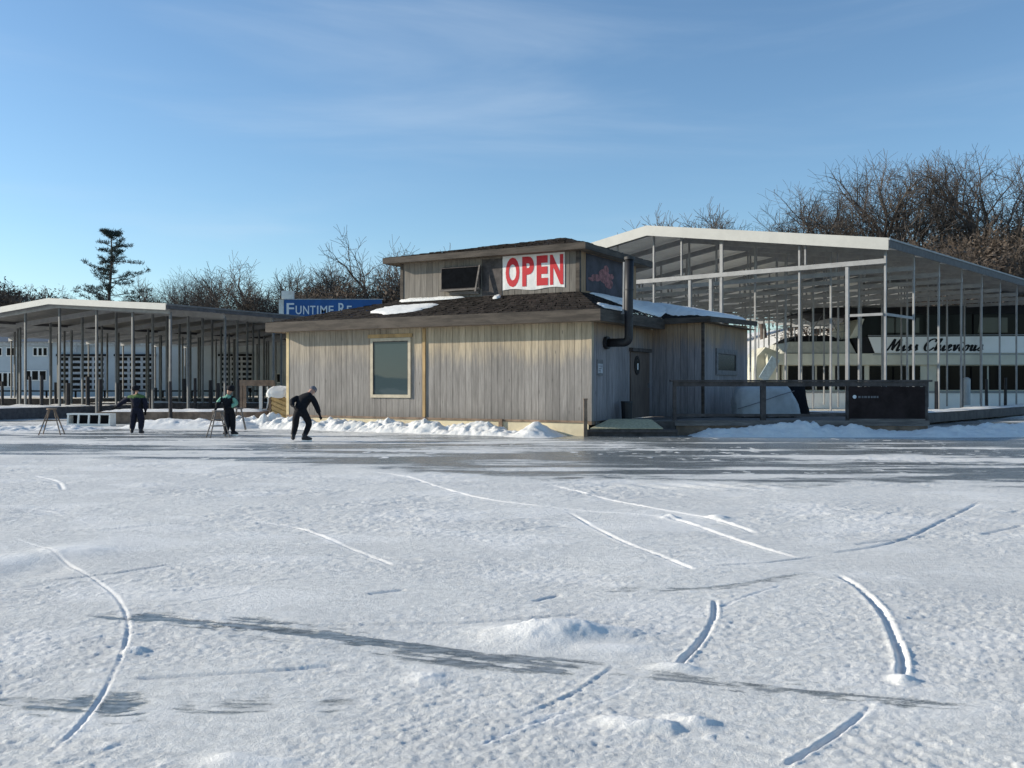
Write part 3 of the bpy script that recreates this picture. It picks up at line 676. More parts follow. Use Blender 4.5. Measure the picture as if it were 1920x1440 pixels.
def slope_pt(px, py, zf):                                   # where a photo pixel meets a roof slope
    e = HF.loc((0, 0, EYE)); r = HF.loc(HF.o + Vector(((px - 960) / FOC, 1, (HOR - py) / FOC))); lo, hi = 20., 45.
    for _ in range(50):
        m = (lo + hi) / 2; p = e + r * m
        if p.z - zf(p.x, p.y) > 0: lo = m
        else: hi = m
        if r.z < 0: pass
    return (p.x, p.y)
S = lambda zf, *pp: [slope_pt(*p, zf) for p in pp]
roof_snow(S(zfront, (692, 587), (715, 580), (755, 575), (818, 572), (800, 580), (765, 587), (720, 591)), zfront, .05, 'long sunlit snow patch on the front roof slope', 3)
roof_snow([(CX0 + .1, CY0 - .28), (CX0 + 1.0, CY0 - .26), (CX0 + 2.3, CY0 - .2), (CX0 + 2.3, CY0 - .06), (CX0 + 1, CY0 - .06), (CX0 + .1, CY0 - .06)], zfront, .06, 'thin strip of snow at the foot of the upper storey wall', 4)
roof_snow([(x_ := HF.front(926, 552, CY0 - .35).x, CY0 - .42), (x_ + .18, CY0 - .4), (x_ + .2, CY0 - .26), (x_ + .02, CY0 - .25)], zfront, .08, 'small lump of snow below the OPEN banner', 5)
roof_snow([(.40, .05), (.43, .8), (.40, 1.5), (.25, 2.0), (.14, 1.4), (.2, .7), (.12, .2)], zside, .06, 'ragged snow strip on the shaded eave left of the stove pipe', 6)
zann = plane_z(A_, D_, C_); zann1 = plane_z(A_, E_, D_)
zf2 = lambda x, y: max(min(zside(x, y), zc), zann(x, y) if x > .3 or y > CY1 else -9, zann1(x, y) if y > Y1 - .2 else -9)
lsg = lambda x, y: (x - XE) * (CY1 - Y1) - (CX1 - XE) * (y - Y1)
zA = lambda x, y: (zann1(x, y) if (y - CY1) * (D_[0] - CX1) < (D_[1] - CY1) * (x - CX1) else zann(x, y))
zB_ = lambda x, y: max(zA(x, y) if y > Y1 - .25 else -9, min(zside(x, y), zc) if lsg(x, y) * lsg(-.3, 2) > -.4 else -9)
roof_snow([(CX1 + .12, CY0 + .5), (CX1 + .5, CY0 + 1.2), (-.1, 2.8), (.22, 3.7), (.42, 4.6), (.35, 5.2), (-.4, 6.0), (CX1 + .05, 5.8), (CX1 + .1, 3.2)], zB_, .09, 'broad blue shaded snow sheet on the side roof slope below the mural', 7)
roof_snow([(.9, Y1 - .1), (1.5, Y1 - .1), (2.0, Y1), (2.0, 7), (2.0, 8.8), (1.2, 9.4), (.3, 9.3), (-.5, 8.6), (-.75, 7.0), (-.5, 6.2), (.1, 5.4), (.45, Y1 + .1)], zB_, .09, 'blue shaded snow covering the lower annex roof', 8, jit=.012)

# ------------------------------------------------------------------ deck, step, rail
A = W(1265, 815, 28.2); B = W(1741, 815, 28.2)
hw = lambda x, y: HF.w(x, y).xy
poly = [Vector((A.x, 28.2)), Vector((B.x, 28.2)), Vector((B.x + 1.2, 36.5)), hw(X2 + .04, Y3), hw(X2 + .05, Y1 - .04), hw(.08, Y1 - .04), hw(.08, .15), Vector((A.x - 2.35, 28.05))]
DZ = .42
mb = MB(); mb.prism([tuple(p) for p in poly], 2, DZ - .12, DZ)
deck = mb.build('deck', M['wood_grey']); tag(deck, 'grey snowy timber deck in the shade beside the hut', 'deck')
mb = MB(); mb.box(A.x, B.x, 28.13, 28.19, .28, DZ + .01); mb.build('rim_joist', M['wood_grey'], deck)
mb = MB(); mb.box(A.x + .05, B.x - .02, 28.2, 28.25, -.05, .27); mb.build('skirt', M['wood_brown'], deck)
sx0 = W(1100, 815, 27.3).x; sx1 = A.x - .05
mb = MB(); mb.box(sx0, sx1, 27.35, 28.0, .12, .20); mb.box(sx0, sx1, 27.42, 27.46, -.05, .119); mb.box(sx0, sx1, 27.9, 27.94, .2, DZ - .005)
mb.build('step', M['wood_dark'], deck)
mb = MB(); mp_ = [(W(1140, 0, 28.3).x, 28.3, DZ + .03), (W(1213, 0, 28.3).x, 28.3, DZ + .03), (W(1222, 0, 28.0).x, 27.98, DZ + .02), (W(1141, 0, 28.0).x, 27.98, DZ + .02), (W(1106, 0, 27.4).x, 27.36, .215), (W(1243, 0, 27.4).x, 27.36, .215)]
mb.add([(a, b, c + .012 * k) for k in (0, 2) for a, b, c in mp_], [(0, 1, 2, 3), (3, 2, 5, 4), (6, 9, 8, 7), (9, 10, 11, 8), (0, 3, 9, 6), (3, 4, 10, 9), (4, 5, 11, 10), (5, 2, 8, 11), (2, 1, 7, 8), (1, 0, 6, 7)])
dm = mb.build('turf_mat', M['mat']); tag(dm, 'pale green mat draped over the step in front of the hut door', 'mat')
# free standing corner post by the step
p = W(1098, 820, 27.15); mb = MB(); mb.box(-.05, .05, -.05, .05, -.05, 1.05); mb.box(-.062, .062, -.062, .062, 1.05, 1.09)
po = mb.build('corner_post', M['wood_brown'], None, (p.x, 27.2, 0)); tag(po, 'thin brown post standing at the hut corner beside the step', 'post')
# rail
rail = empty('deck_railing', (A.x, 28.25, DZ), 0, 'dark timber deck railing with wide top board and a solid end panel', 'railing')
zr_ = 1.62 - DZ; RL = B.x - A.x
for px, w_ in ((1265, .10), (1431, .15), (1590, .10), (1736, .10)):
    x = (px - 960) / FOC * 28.25 - A.x; mb = MB(); mb.box(x - w_ / 2, x + w_ / 2, -.04, .08, (-.42 if px == 1265 else 0), zr_ - .05); mb.build('post', M['wood_dark'], rail)
mb = MB(); mb.box(-.12, RL + .10, -.09, .16, zr_ - .05, zr_ + .0); mb.box(-.02, RL, -.05, .03, zr_ - .19, zr_ - .055); mb.build('top_rail', M['wood_dark'], rail)
mb = MB(); mb.box(0, RL - 2.4, -.0, .05, .12, .20); mb.build('bottom_rail', M['wood_dark'], rail)
px0 = (1592 - 960) / FOC * 28.2 - A.x; px1 = (1734 - 960) / FOC * 28.2 - A.x
mb = MB(); mb.box(px0, px1, -.075, -.045, .06, zr_ - .20); pn = mb.build('panel', simple('dark brown panel', (.034, .025, .024), .95, var=.3, nscale=2, spec=.05), rail)
mb = MB(); mb.box(px0, px1, -.09, -.05, -.02, .055); mb.build('panel_sill', M['wood_grey'], rail)
mb = MB(); z_ = EYE + (HOR - 744) / FOC * 28.2 - DZ
mb.tube([(px0 + .15, -.077, z_), (px0 + .15, -.086, z_)], .055, 14); mb.build('emblem', M['sign_white'], pn)
for k, (q, w_) in enumerate(((.26, .07), (.36, .05), (.43, .08), (.54, .06), (.63, .05), (.70, .08), (.80, .05))):
    mb = MB(); mb.box(px0 + q, px0 + q + w_, -.082, -.077, z_ - .035, z_ + .025); mb.build('letter', M['frame_grey'], pn)
mb = MB(); x = RL
mb.beam((x + .05, .1, zr_ - .03), (x + 1.25, 8.2, zr_ - .03), .22, .05); mb.beam((x + .02, .1, zr_ * .5), (x + 1.2, 8.2, zr_ * .5), .05, .09); mb.build('side_rail', M['wood_dark'], rail)
for k in (1, 2, 3):
    mb = MB(); mb.box(x + 1.2 * k / 3 - .05, x + 1.2 * k / 3 + .05, 8.1 * k / 3 - .05, 8.1 * k / 3 + .05, 0, zr_ - .06); mb.build('post', M['wood_dark'], rail)
# things on the deck
p = HF.side(1174, 782, .34)
mb = MB(); mb.tube([(0, 0, 0), (0, 0, .52)], [.15, .17], 14); tc = mb.build('trash_can', M['black'], None, HF.w(.36, p.y, DZ + .001), HF.a); tag(tc, 'small black bin against the hut wall by the door', 'bin')
mb = MB(); mb.tube([(0, 0, .52), (0, 0, .56)], [.185, .175], 14); mb.build('rim', M['black'], tc)
def tarp_thing(name, c, prof, label, mat_, seed):
    # prof: list of (z, half width left, half width right, half depth)
    mb = MB(); nr = 40; vs = []; r2 = np.random.RandomState(seed)
    zz = np.linspace(prof[0][0], prof[-1][0], 12); n = len(zz)
    for j, z in enumerate(zz):
        l = np.interp(z, [q[0] for q in prof], [q[1] for q in prof]); r_ = np.interp(z, [q[0] for q in prof], [q[2] for q in prof]); d = np.interp(z, [q[0] for q in prof], [q[3] for q in prof])
        for k in range(nr):
            t = 2 * math.pi * k / nr; cx, sy = math.cos(t), math.sin(t); e = .45
            sx_ = math.copysign(abs(cx) ** e, cx); sy_ = math.copysign(abs(sy) ** e, sy)
            wob = .035 * math.sin(k * 1.9 + z * 3 + seed) * (1 - j / n) + .02 * math.sin(k * .9 - z * 7) + r2.uniform(-.012, .012)
            vs.append(((r_ if sx_ > 0 else l) * sx_ * (1 + wob), d * sy_ * (1 + wob), z + (.03 * math.sin(k * 1.4) if j == 0 else .02 * math.sin(k * .5 + 1))))
    vs.append((0, 0, zz[-1] + .04)); t_ = len(vs) - 1
    fs = [(j * nr + k, j * nr + (k + 1) % nr, (j + 1) * nr + (k + 1) % nr, (j + 1) * nr + k) for j in range(n - 1) for k in range(nr)]
    fs += [((n - 1) * nr + k, (n - 1) * nr + (k + 1) % nr, t_) for k in range(nr)]
    mb.add(vs, fs); return tag(mb.build(name, mat_, None, c, smooth=True), label, 'tarp')
c = W(1440, 775, 30.8)
tt = tarp_thing('covered_table', (c.x, 31.2, DZ + .06), [(0, 1.0, 1.08, .6), (.5, 1.02, .95, .55), (.85, .95, .75, .5), (.95, .85, .65, .42)], 'pale grey tarp tied over furniture on the deck behind the railing', M['tarp'], 3)
mb = MB(); mb.tube([(-1.02, -.58, .22), (-.4, -.66, .42), (.3, -.64, .66), (.8, -.55, .80)], .014, 6); mb.build('rope', M['frame_grey'], tt)
mb = MB()
for x in (-.8, -.3, .3, .8): mb = MB(); mb.box(x - .04, x + .04, -.4, -.3, -.055, .2); mb.build('leg', M['black'], tt)
c = W(1497, 780, 32.6)
tarp_thing('covered_heater', (c.x, 32.9, DZ + .02), [(0, .25, .42, .3), (.7, .28, .3, .28), (1.05, .3, .25, .25)], 'dark cover over a narrow object right of the pale tarp', M['black_matt'], 5)

# ------------------------------------------------------------------ snow banks
bk = lambda px, py: G(px, py).xy
q = lambda px, py, dx=0, k=1.: (bk(px, py).x, bk(px, py).y + dx, k)
f0 = [HF.w(x, -.55).xy for x in (-HL - 1.5, -HL + 1, -8, -6, -4, -2.6)]
snow_bank([(f0[0].x - .8, f0[0].y + .4, 1.0)] + [(p.x, p.y, k) for p, k in zip(f0, (1.2, 1.0, .95, .85, .72, .6))] + [(*HF.w(-1.0, -.6).xy, .5)], .75, .36, 21, 1.15)
m0 = HF.w(-1.75, -.75).xy; m1 = HF.w(-.75, -.7).xy
snow_bank([(m0.x - .6, m0.y + .35, .7), (m0.x, m0.y, 1.15), ((m0.x + m1.x) / 2, (m0.y + m1.y) / 2, 1.3), (m1.x + .35, m1.y - .2, .6)], 1.0, .30, 33, .4)
snow_bank([(A.x + .1, 27.7, .45), (A.x + 1.6, 27.75, .95), (A.x + 3.2, 27.7, 1.15), (A.x + 4.3, 27.75, 1.25), (A.x + 5.6, 27.7, .75), (A.x + 6.6, 27.6, .55), (B.x + .6, 27.7, .9), (B.x + 3, 28.1, 1.1), (B.x + 7, 28.6, 1.2)], .85, .30, 45, .8)
snow_bank([(B.x + .6, 29.6, 1.), (B.x + 2.4, 29.3, 1.2), (B.x + 5, 29.7, 1.1), (B.x + 9, 30.5, 1.2)], 1.5, .22, 49, .8, res=.07)
snow_bank([(-24, 30.6, 1.), (-19, 31.2, .9), (-15.4, 31.6, .8), (-13.2, 31.9, .8)], .9, .16, 57, 1., res=.06)
snow_bank([(-13.6, 33.2, .8), (-12.4, 33.0, 1.), (-10.5, 32.8, 1.), (-9.3, 32.7, .9), (-8.2, 33.3, .8)], .9, .34, 63, .4, res=.06)

# ------------------------------------------------------------------ boat shelters
def shelter(label, o, ang, xpk, xl, ze_, zp, zch, length, sp, posts, studs, roofmat, trim_h, pw, steel, zbase=.3, purl=0):
    fr = Frame(o, ang); root = empty('boat_shelter', o, ang, label, 'boat shelter', 'open sided boat shelters')
    zl = ze_ - .0
    zf = lambda x: (ze_ + (zp - ze_) * (x / xpk)) if x > xpk else (zl + (zp - zl) * (x - xl) / (xpk - xl))
    rp = MB(); xe = .22; th = .07; y0, y1 = -.35, length + .3
    for a, b in ((xe, xpk), (xpk, xl - .22)):
        za, zb_ = zf(a), zf(b)
        rp.hexa([(a, y0, za - th), (b, y0, zb_ - th), (b, y1, zb_ - th), (a, y1, za - th), (a, y0, za), (b, y0, zb_), (b, y1, zb_), (a, y1, za)])
    rp.build('roof_sheet', roofmat, root)
    gt = MB()
    for a, b in ((xe, xpk), (xpk, xl - .22)):
        za, zb_ = zf(a), zf(b)
        gt.hexa([(a, y0 - .05, za - trim_h), (b, y0 - .05, zb_ - trim_h), (b, y0 - .003, zb_ - trim_h), (a, y0 - .003, za - trim_h), (a, y0 - .05, za + .03), (b, y0 - .05, zb_ + .03), (b, y0 - .003, zb_ + .03), (a, y0 - .003, za + .03)])
    gt.build('gable_trim', M['trim_white'], root)
    et = MB(); et.box(xe + .003, xe + .03, y0 - .05, y1, zf(xe) - trim_h * .8, zf(xe) - .045); et.build('eave_trim', M['eave'], root)
    et = MB(); et.box(xe + .003, xe + .06, y0 - .05, y1, zf(xe) - .043, zf(xe) + .02); et.build('gutter', steel, root)
    k = 0; y = 0.
    while y <= length + .01:
        if zch: ch = MB(); ch.box(xl, 0, y - .05, y + .05, zch - .09, zch + .09); ch.build('chord', steel, root)
        ra = MB()
        for a, b in ((0, xpk), (xpk, xl)):
            ra.beam((a, y, zf(a) - .26), (b, y, zf(b) - .26), .08, .24)
        ra.build('rafter', M['steel'], root)
        for x in posts:
            p = MB(); top = zf(x) - .3; p.box(x - pw / 2, x + pw / 2, y - pw / 2 + .11, y + pw / 2 + .11, zbase, top); p.build('post', steel, root)
        for x in studs[:: (1 if k < 6 else 2)]:
            if zf(x) - .38 > zch + .15:
                p = MB(); p.box(x - pw * .4, x + pw * .4, y - .03, y + .05, zch + .11, zf(x) - .37); p.build('stud', steel, root)
        k += 1; y = k * sp
    if purl:
        for i in range(purl):
            x = xe - .5 + (xl - xe + .9) * i / (purl - 1); p = MB(); p.box(x - .04, x + .04, .1, length, zf(x) - .19, zf(x) - .075); p.build('purlin', steel, root)
    return root, fr, zf
RO = W(1662, 720, 36.); RO.z = 0
SR, RF, rzf = shelter('tall open boat shelter with a pale gable roof on thin steel posts, housing the houseboat', RO, -math.atan2(.666, .746), -10.45, -20.9, EYE + 271 * 36 / FOC, 8.52, 6.12, 39, 3.0,
            (-.08, -3.5, -7.0, -10.4, -13.9, -17.3, -20.8), (-3.2, -6.9, -8.9, -12.3, -14.2, -17), M['roof_metal'], .42, .075, M['steel'])
mb = MB(); mb.box(-7.5 - .065, -7.5 + .065, .04, .17, .3, 6.0); mb.build('post', M['steel'], SR)
for px in (1352, 1293):
    x = RF.front(px, 500, 0).x; mb = MB(); mb.box(x - .06, x + .06, -.02, .1, .3, rzf(x) - .35 if px == 1352 else 6.0); mb.build('post', M['steel'], SR)
x1587 = RF.front(1588, 590, 0).x
mb = MB(); mb.box(x1587 - .06, x1587 + .06, -.02, .1, .3, 6.01); mb.build('post', M['steel'], SR)
z590 = RF.front(1630, 590, 0).z
mb = MB(); mb.box(x1587 + .06, -.145, .01, .07, z590 - .05, z590 + .05); mb.box(-.11, -.05, .2, 2.95, z590 - .05, z590 + .05); mb.build('cross_bar', M['steel'], SR)
LO = W(318, 720, 39.7); LO.z = 0
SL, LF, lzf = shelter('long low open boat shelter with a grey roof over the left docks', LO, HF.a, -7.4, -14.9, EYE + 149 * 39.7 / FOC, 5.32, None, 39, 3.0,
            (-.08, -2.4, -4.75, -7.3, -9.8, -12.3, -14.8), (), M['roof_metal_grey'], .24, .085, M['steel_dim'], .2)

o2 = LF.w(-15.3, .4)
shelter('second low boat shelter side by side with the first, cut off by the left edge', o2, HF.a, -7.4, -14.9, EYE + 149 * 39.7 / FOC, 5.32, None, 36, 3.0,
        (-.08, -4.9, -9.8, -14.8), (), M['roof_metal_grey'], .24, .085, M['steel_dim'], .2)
# ------------------------------------------------------------------ docks and pilings
def dock(label, o, ang, w, l, z0, z1, mat_, snow=.0, boards_=True):
    root = empty('dock', o, ang, label, 'dock')
    mb = MB(); n = int(l / .18)
    if n < 300: 
        for i in range(n): mb.box(0, w, i * l / n, (i + 1) * l / n - .012, z1 - .05, z1)
    else: mb.box(0, w, 0, l, z1 - .05, z1)
    mb.build('decking', M['wood_grey'], root)
    mb = MB(); mb.box(.0, w, -.05, -.004, z0, z1 + .02); mb.box(-.05, -.004, -.05, l, z0, z1 + .02); mb.box(w + .004, w + .05, -.05, l, z0, z1 + .02); mb.build('side_board', mat_, root)
    if snow:
        g = MB(); nx, ny = max(4, int(w / .15)), max(4, int(l / .15)); xs, ys = np.meshgrid(np.linspace(.05, w - .05, nx), np.linspace(.02, l - .02, ny))
        hh = z1 + .012 + snow * np.clip(.75 + 1.2 * fbm(xs * .9 + o[0], ys * .9, 3, 91), .0, 2) * sst(0, .2, np.minimum(np.minimum(xs, w - xs), np.minimum(ys, l - ys)))
        g.v = [tuple(p) for p in np.stack([xs, ys, hh], -1).reshape(-1, 3)]; g.f = [(a * nx + b, a * nx + b + 1, (a + 1) * nx + b + 1, (a + 1) * nx + b) for a in range(ny - 1) for b in range(nx - 1)]; g.mi = [0] * len(g.f)
        g.build('snow_cover', M['snow'], root, smooth=True)
    return root
p = RF.w(.15, -.6); dock('long grey dock under the right eave of the tall boat shelter', p, RF.a, 1.3, 40, .08, .42, M['wood_dark'], .05)
p = RF.w(-21, -1.6); dock('cross dock behind the deck at the gable end of the tall shelter', p, RF.a, 20.9, 1.3, .1, .42, M['wood_dark'], .03)
dock('low dark dock with snowy top running away at the left edge', (-25.2, 39.6, 0), -.42, 3.3, 14, -.05, .46, simple('dark grey dock fascia', (.10, .095, .10), .8, var=.3), .06)
dock('short brown faced dock with deep snow on top behind the skaters', (-15.6, 36.2, 0), 0, 6.1, 2.0, -.05, .43, M['wood_brown'], .10)
dock('narrow snowy dock between the pilings under the low shelter', (-21, 47.2, 0), 0, 12.5, 1.4, .0, .55, M['wood_dark'], .06)
dock('farthest snowy dock under the low shelter in front of the store', (-33, 58, 0), 0, 24, 1.4, .1, .6, M['wood_dark'], .06)
def piling(px, ytop, ybase, d, r, label, group=None):
    c = W(px, ybase, d); top = W(px, ytop + 3 + (px * 7) % 9, d).z; mb = MB(); lean = rnd.uniform(-.03, .03)
    r *= .74; mb.tube([(0, 0, -.1), (lean * .5, 0, top * .5), (lean, 0, top)], [r * 1.05, r, r * .93], 10)
    po = mb.build('piling', M['piling'], None, (c.x, d, 0), smooth=False); return tag(po, label, 'piling', group)
piling(320, 704, 788, 36.0, .095, 'tall black piling standing alone in front of the brown faced dock')
for px, yt, d, r in ((57, 700, 45, .10), (78, 695, 43, .11), (127, 708, 46, .15), (165, 700, 45, .13), (188, 706, 44, .11), (104, 706, 50, .1), (219, 712, 48, .1), (226, 708, 46, .1), (283, 706, 46, .12), (293, 716, 50, .1),
                     (346, 706, 48, .15), (366, 700, 46, .1), (395, 708, 47, .12), (408, 712, 46, .13), (449, 706, 45, .12), (492, 705, 47, .1), (35, 712, 52, .1), (5, 704, 48, .1), (253, 702, 52, .1), (314, 712, 54, .1)):
    piling(px, yt, 770, d, r, 'dark mooring piling among the docks under the low left shelter', 'mooring pilings under the low shelter')
for px, yt, d in ((1756, 705, 40), (1803, 704, 44), (1850, 700, 47), (1885, 704, 50)):
    piling(px, yt, 770, d, .10, 'dark mooring piling along the dock beside the houseboat', 'mooring pilings beside the houseboat')
c = W(1812, 745, 50); mb = MB(); mb.tube([(0, 0, .4), (0, 0, 1.75)], .2, 12); mb.tube([(0, 0, 1.75), (0, 0, 1.85)], [.22, .08], 12)
tag(mb.build('dock_post', M['tarp'], None, (c.x, 50, 0)), 'pale grey round pedestal post on the dock beside the houseboat', 'post')
for k, (px, yb, d) in enumerate(((66, 770, 41), (112, 768, 44), (195, 765, 47))):
    pass
# brown frame, lattice stair, white posts near the left end of the hut
fx = W(452, 765, 37).x; fw_ = 1.22; fr_ = empty('brown_frame', (fx, 37, .45), 0, 'open brown wooden frame with a white post left of the hut', 'frame')
for x in (0, .12, fw_): mb = MB(); mb.box(x - .05, x + .05, 0, .1, 0, 1.15); mb.build('post', M['wood_brown'], fr_)
mb = MB(); mb.box(-.05, fw_ + .05, -.03, -.001, .98, 1.2); mb.box(.18, fw_, .02, .06, .03, .12); mb.build('rail', M['wood_brown'], fr_)
mb = MB(); mb.box(.69, .80, .01, .1, 0, .98); mb.build('white_post', M['white_paint'], fr_)
mb = MB(); mb.tube([(1.0, .05, .95), (1.04, .05, .4), (.98, .05, .08), (.5, .05, .03)], .035, 6); mb.build('pipe', M['white_paint'], fr_)
lx = W(509, 770, 34.6).x; lt = empty('stair_side', (lx, 34.5, .38), 0, 'yellow plank stair side with slanted boards at the left hut corner', 'stair')
mb = MB()
for k in range(5):
    z0 = .02 + .17 * k; z1 = z0 - .26
    mb.beam((.02, 0, z0 + .1), (.60, 0, z1 + .1), .035, .12)
mb.box(-.0, .62, .03, .06, -.36, .70); mb.build('plank', M['wood_new'], lt)
mb = MB(); mb.box(-.06, .02, -.03, .05, -.38, .78); mb.build('stair_post', M['wood_brown'], lt)
mb = MB(); mb.box(-.35, .64, -.12, -.03, -.42, -.24); mb.build('base_board', M['trim_tan'], lt)
snow_heap = tarp_thing('snow_heap', (lx + .3, 34.6, 1.02), [(0, .42, .36, .3), (.15, .45, .36, .32), (.28, .40, .34, .25), (.38, .25, .28, .12)], 'heap of snow on top of the yellow stair side', M['snow'], 9); snow_heap['category'] = 'snow heap'
# white low box with four openings
bx = empty('white_frame_box', (W(125, 795, 34.2).x, 34.2, 0), R(-9), 'low white box frame with four dark openings lying on the ice', 'box frame')
BL = 1.68
mb = MB()
mb.box(0, BL, 0, .05, .40, .46); mb.box(0, BL, 0, .05, .0, .09)
for k in range(5): 
    x = (BL - .07) * k / 4; mb.hexa([(x - .0, 0.003, .091), (x + .06, .003, .091), (x + .06, .05, .091), (x - .0, .05, .091), (x + .02, .003, .399), (x + .08, .003, .399), (x + .08, .05, .399), (x + .02, .05, .399)])
mb.box(.0, BL, .055, .36, .41, .455); mb.box(0, .05, .055, .36, .0, .409); mb.box(BL - .05, BL, .055, .36, 0, .409)
mb.build('box_frame', M['white_paint'], bx)
mb = MB(); mb.box(.06, BL - .06, .3, .32, .0, .40); mb.build('back_panel', M['black_matt'], bx)

# ------------------------------------------------------------------ houseboat
bd = 57.; bs = bd / FOC; BX = lambda px: (px - 1425) * bs; BZ = lambda py: EYE + (HOR - py) * bs
bo = W(1425, 720, bd); bo.z = 0
boat = empty('houseboat', bo, R(-1.5), 'white two deck houseboat with black windows and a script name under the tall shelter', 'houseboat')
XR = BX(2120)
def bpoly(name, pts, y0, y1, mt, parent=boat):
    mb = MB(); mb.prism([(BX(x), BZ(y)) for x, y in pts], 1, y0, y1); return mb.build(name, mt, parent)
bpoly('hull', [(1462, 766), (1452, 733), (2120, 733), (2120, 768)], .0, 4.8, M['boat_white'])
bpoly('rub_rail', [(1450, 737), (1450, 733), (2122, 733), (2122, 737)], -.06, -.003, M['boat_grey'])
bpoly('cabin', [(1470, 733), (1470, 684), (2112, 684), (2112, 733)], .35, 4.5, M['boat_cream'])
for x0, x1 in ((1480, 1530), (1534, 1556), (1568, 1622), (1632, 1656), (1662, 1702), (1706, 1726), (1758, 1850), (1854, 1950), (1954, 2100)):
    w_ = bpoly('window', [(x0, 731), (x0, 686), (x1, 686), (x1, 731)], .30, .349, M['canvas']); bpoly('pane', [(x0 + 1.5, 730), (x0 + 1.5, 687), (x1 - 1.5, 687), (x1 - 1.5, 730)], .275, .299, M['boat_glass'], w_)
bpoly('deck_edge', [(1440, 684), (1438, 663), (2120, 663), (2120, 684)], -.05, 4.85, M['boat_cream'])
bpoly('upper_coaming', [(1474, 662), (1480, 641), (1592, 640), (1604, 662)], .05, 4.6, simple('grey cream coaming', (.42, .42, .37), .5, var=.1))
bpoly('side_band', [(1638, 662), (1626, 632), (2120, 630), (2120, 662)], -.02, 4.7, M['boat_white'])
bpoly('black_stripe', [(1606, 662), (1597, 634), (1626, 632), (1638, 662)], -.0, 4.6, M['canvas'])
bpoly('thin_line', [(1634, 666), (1634, 664.6), (2118, 664.6), (2118, 666)], -.07, -.052, M['boat_grey'])
bpoly('windshield_frame', [(1592, 634), (1612, 598), (1620, 598), (1606, 634)], .1, 4.5, M['boat_cream'])
w_ = bpoly('upper_window', [(1610, 632), (1624, 590), (2110, 588), (2110, 630)], .15, 4.4, M['boat_glass'])
for x0, x1 in ((1655, 1700), (1712, 1722), (1830, 1885)):
    bpoly('clear_pane', [(x0, 624), (x0 + 4, 596), (x1, 596), (x1, 624)], .12, .149, M['glass_dim'], w_)
bpoly('rail', [(1626, 630), (1626, 628.6), (2110, 627), (2110, 628.4)], .02, .06, M['boat_grey'])
bpoly('canopy', [(1498, 588), (1530, 577), (1650, 577), (1770, 575), (2110, 571), (2110, 588), (1650, 590), (1600, 586), (1560, 596), (1545, 588)], .0, 4.5, M['canvas'])
bpoly('fly_cover', [(1478, 641), (1500, 629), (1560, 629), (1590, 641)], .4, 3.9, M['canvas'])
mb = MB()
for k in range(9): mb.beam((BX(1478 + k * 13), .08, BZ(641)), (BX(1478 + k * 13), .08, BZ(614)), .03, .03)
mb.beam((BX(1478), .08, BZ(614)), (BX(1585), .08, BZ(608)), .04, .04); mb.beam((BX(1478), .08, BZ(627)), (BX(1585), .08, BZ(622)), .03, .03)
mb.beam((BX(1520), .5, BZ(629)), (BX(1545), .5, BZ(590)), .04, .04); mb.beam((BX(1582), .5, BZ(640)), (BX(1560), .5, BZ(592)), .04, .04); mb.build('bow_rail', M['steel_dim'], boat)
bpoly('bow', [(1420, 735), (1424, 668), (1440, 650), (1466, 660), (1466, 735)], .6, 4.0, M['boat_cream'])
mb = MB(); mb.beam((BX(1428), -.3, BZ(712)), (BX(1452), -.3, BZ(672)), .55, .10, up=(0, 1, 0)); mb.build('boarding_ramp', simple('pale blue ramp', (.45, .55, .62), .4, var=.15), boat)
mb = MB()
for k in (0, 1): mb.tube([(BX(1600 + 4 * k), 1, BZ(577)), (BX(1598 + 6 * k), 1, BZ(568))], .02, 6)
mb.tube([(BX(1670), .8, BZ(574)), (BX(1668), .8, BZ(565)), (BX(1675), .8, BZ(562))], .03, 6); mb.build('antenna', M['canvas'], boat)
# name in brush script
def script_name():
    gl = {
     'M': ([[(-.12, .08), (-.02, .0), (.08, .3), (.22, .98), (.26, .6), (.30, .05)], [(.30, .05), (.42, .5), (.60, .98), (.62, .5), (.60, .05), (.68, .0), (.76, .12)]], .80),
     'i': ([[(.0, .12), (.08, .45), (.08, .06), (.14, .0), (.24, .12)], [(.12, .66), (.14, .70)]], .24),
     's': ([[(.0, .1), (.12, .30), (.18, .52), (.20, .34), (.24, .12), (.14, .0), (.03, .06)], [(.22, .06), (.34, .14)]], .34),
     'C': ([[(.56, .74), (.58, .92), (.44, 1.0), (.22, .88), (.06, .55), (.06, .22), (.2, .0), (.42, .05), (.6, .28)]], .60),
     'h': ([[(.0, .15), (.14, .55), (.24, .95), (.17, .98), (.10, .6), (.08, .0), (.16, .38), (.26, .48), (.28, .25), (.28, .05), (.35, .0), (.42, .12)]], .42),
     'e': ([[(.0, .15), (.16, .26), (.24, .42), (.16, .52), (.07, .36), (.08, .1), (.18, .0), (.32, .14)]], .32),
     'v': ([[(.0, .38), (.08, .48), (.12, .2), (.16, .0), (.26, .22), (.28, .50), (.36, .42)]], .36),
     'o': ([[(.20, .48), (.08, .40), (.05, .12), (.15, .0), (.26, .14), (.26, .38), (.18, .50), (.38, .36)]], .38),
     'u': ([[(.0, .40), (.07, .48), (.06, .12), (.13, .0), (.26, .2), (.29, .48), (.27, .1), (.33, .0), (.42, .12)]], .42)}
    strokes = []; x = 0.
    for ch in 'Miss Chievious':
        if ch == ' ': x += .30; continue
        st, adv = gl[ch]
        for s_ in st: strokes.append([(x + a + .28 * b, b) for a, b in s_])
        x += adv * 1.10
    return strokes, x
st, adv = script_name(); X0, X1 = BX(1660), BX(1842); Z0 = BZ(658); H_ = (636.5 - 658.5) * -bs; kx = (X1 - X0) / (adv + .15)
mb = MB()
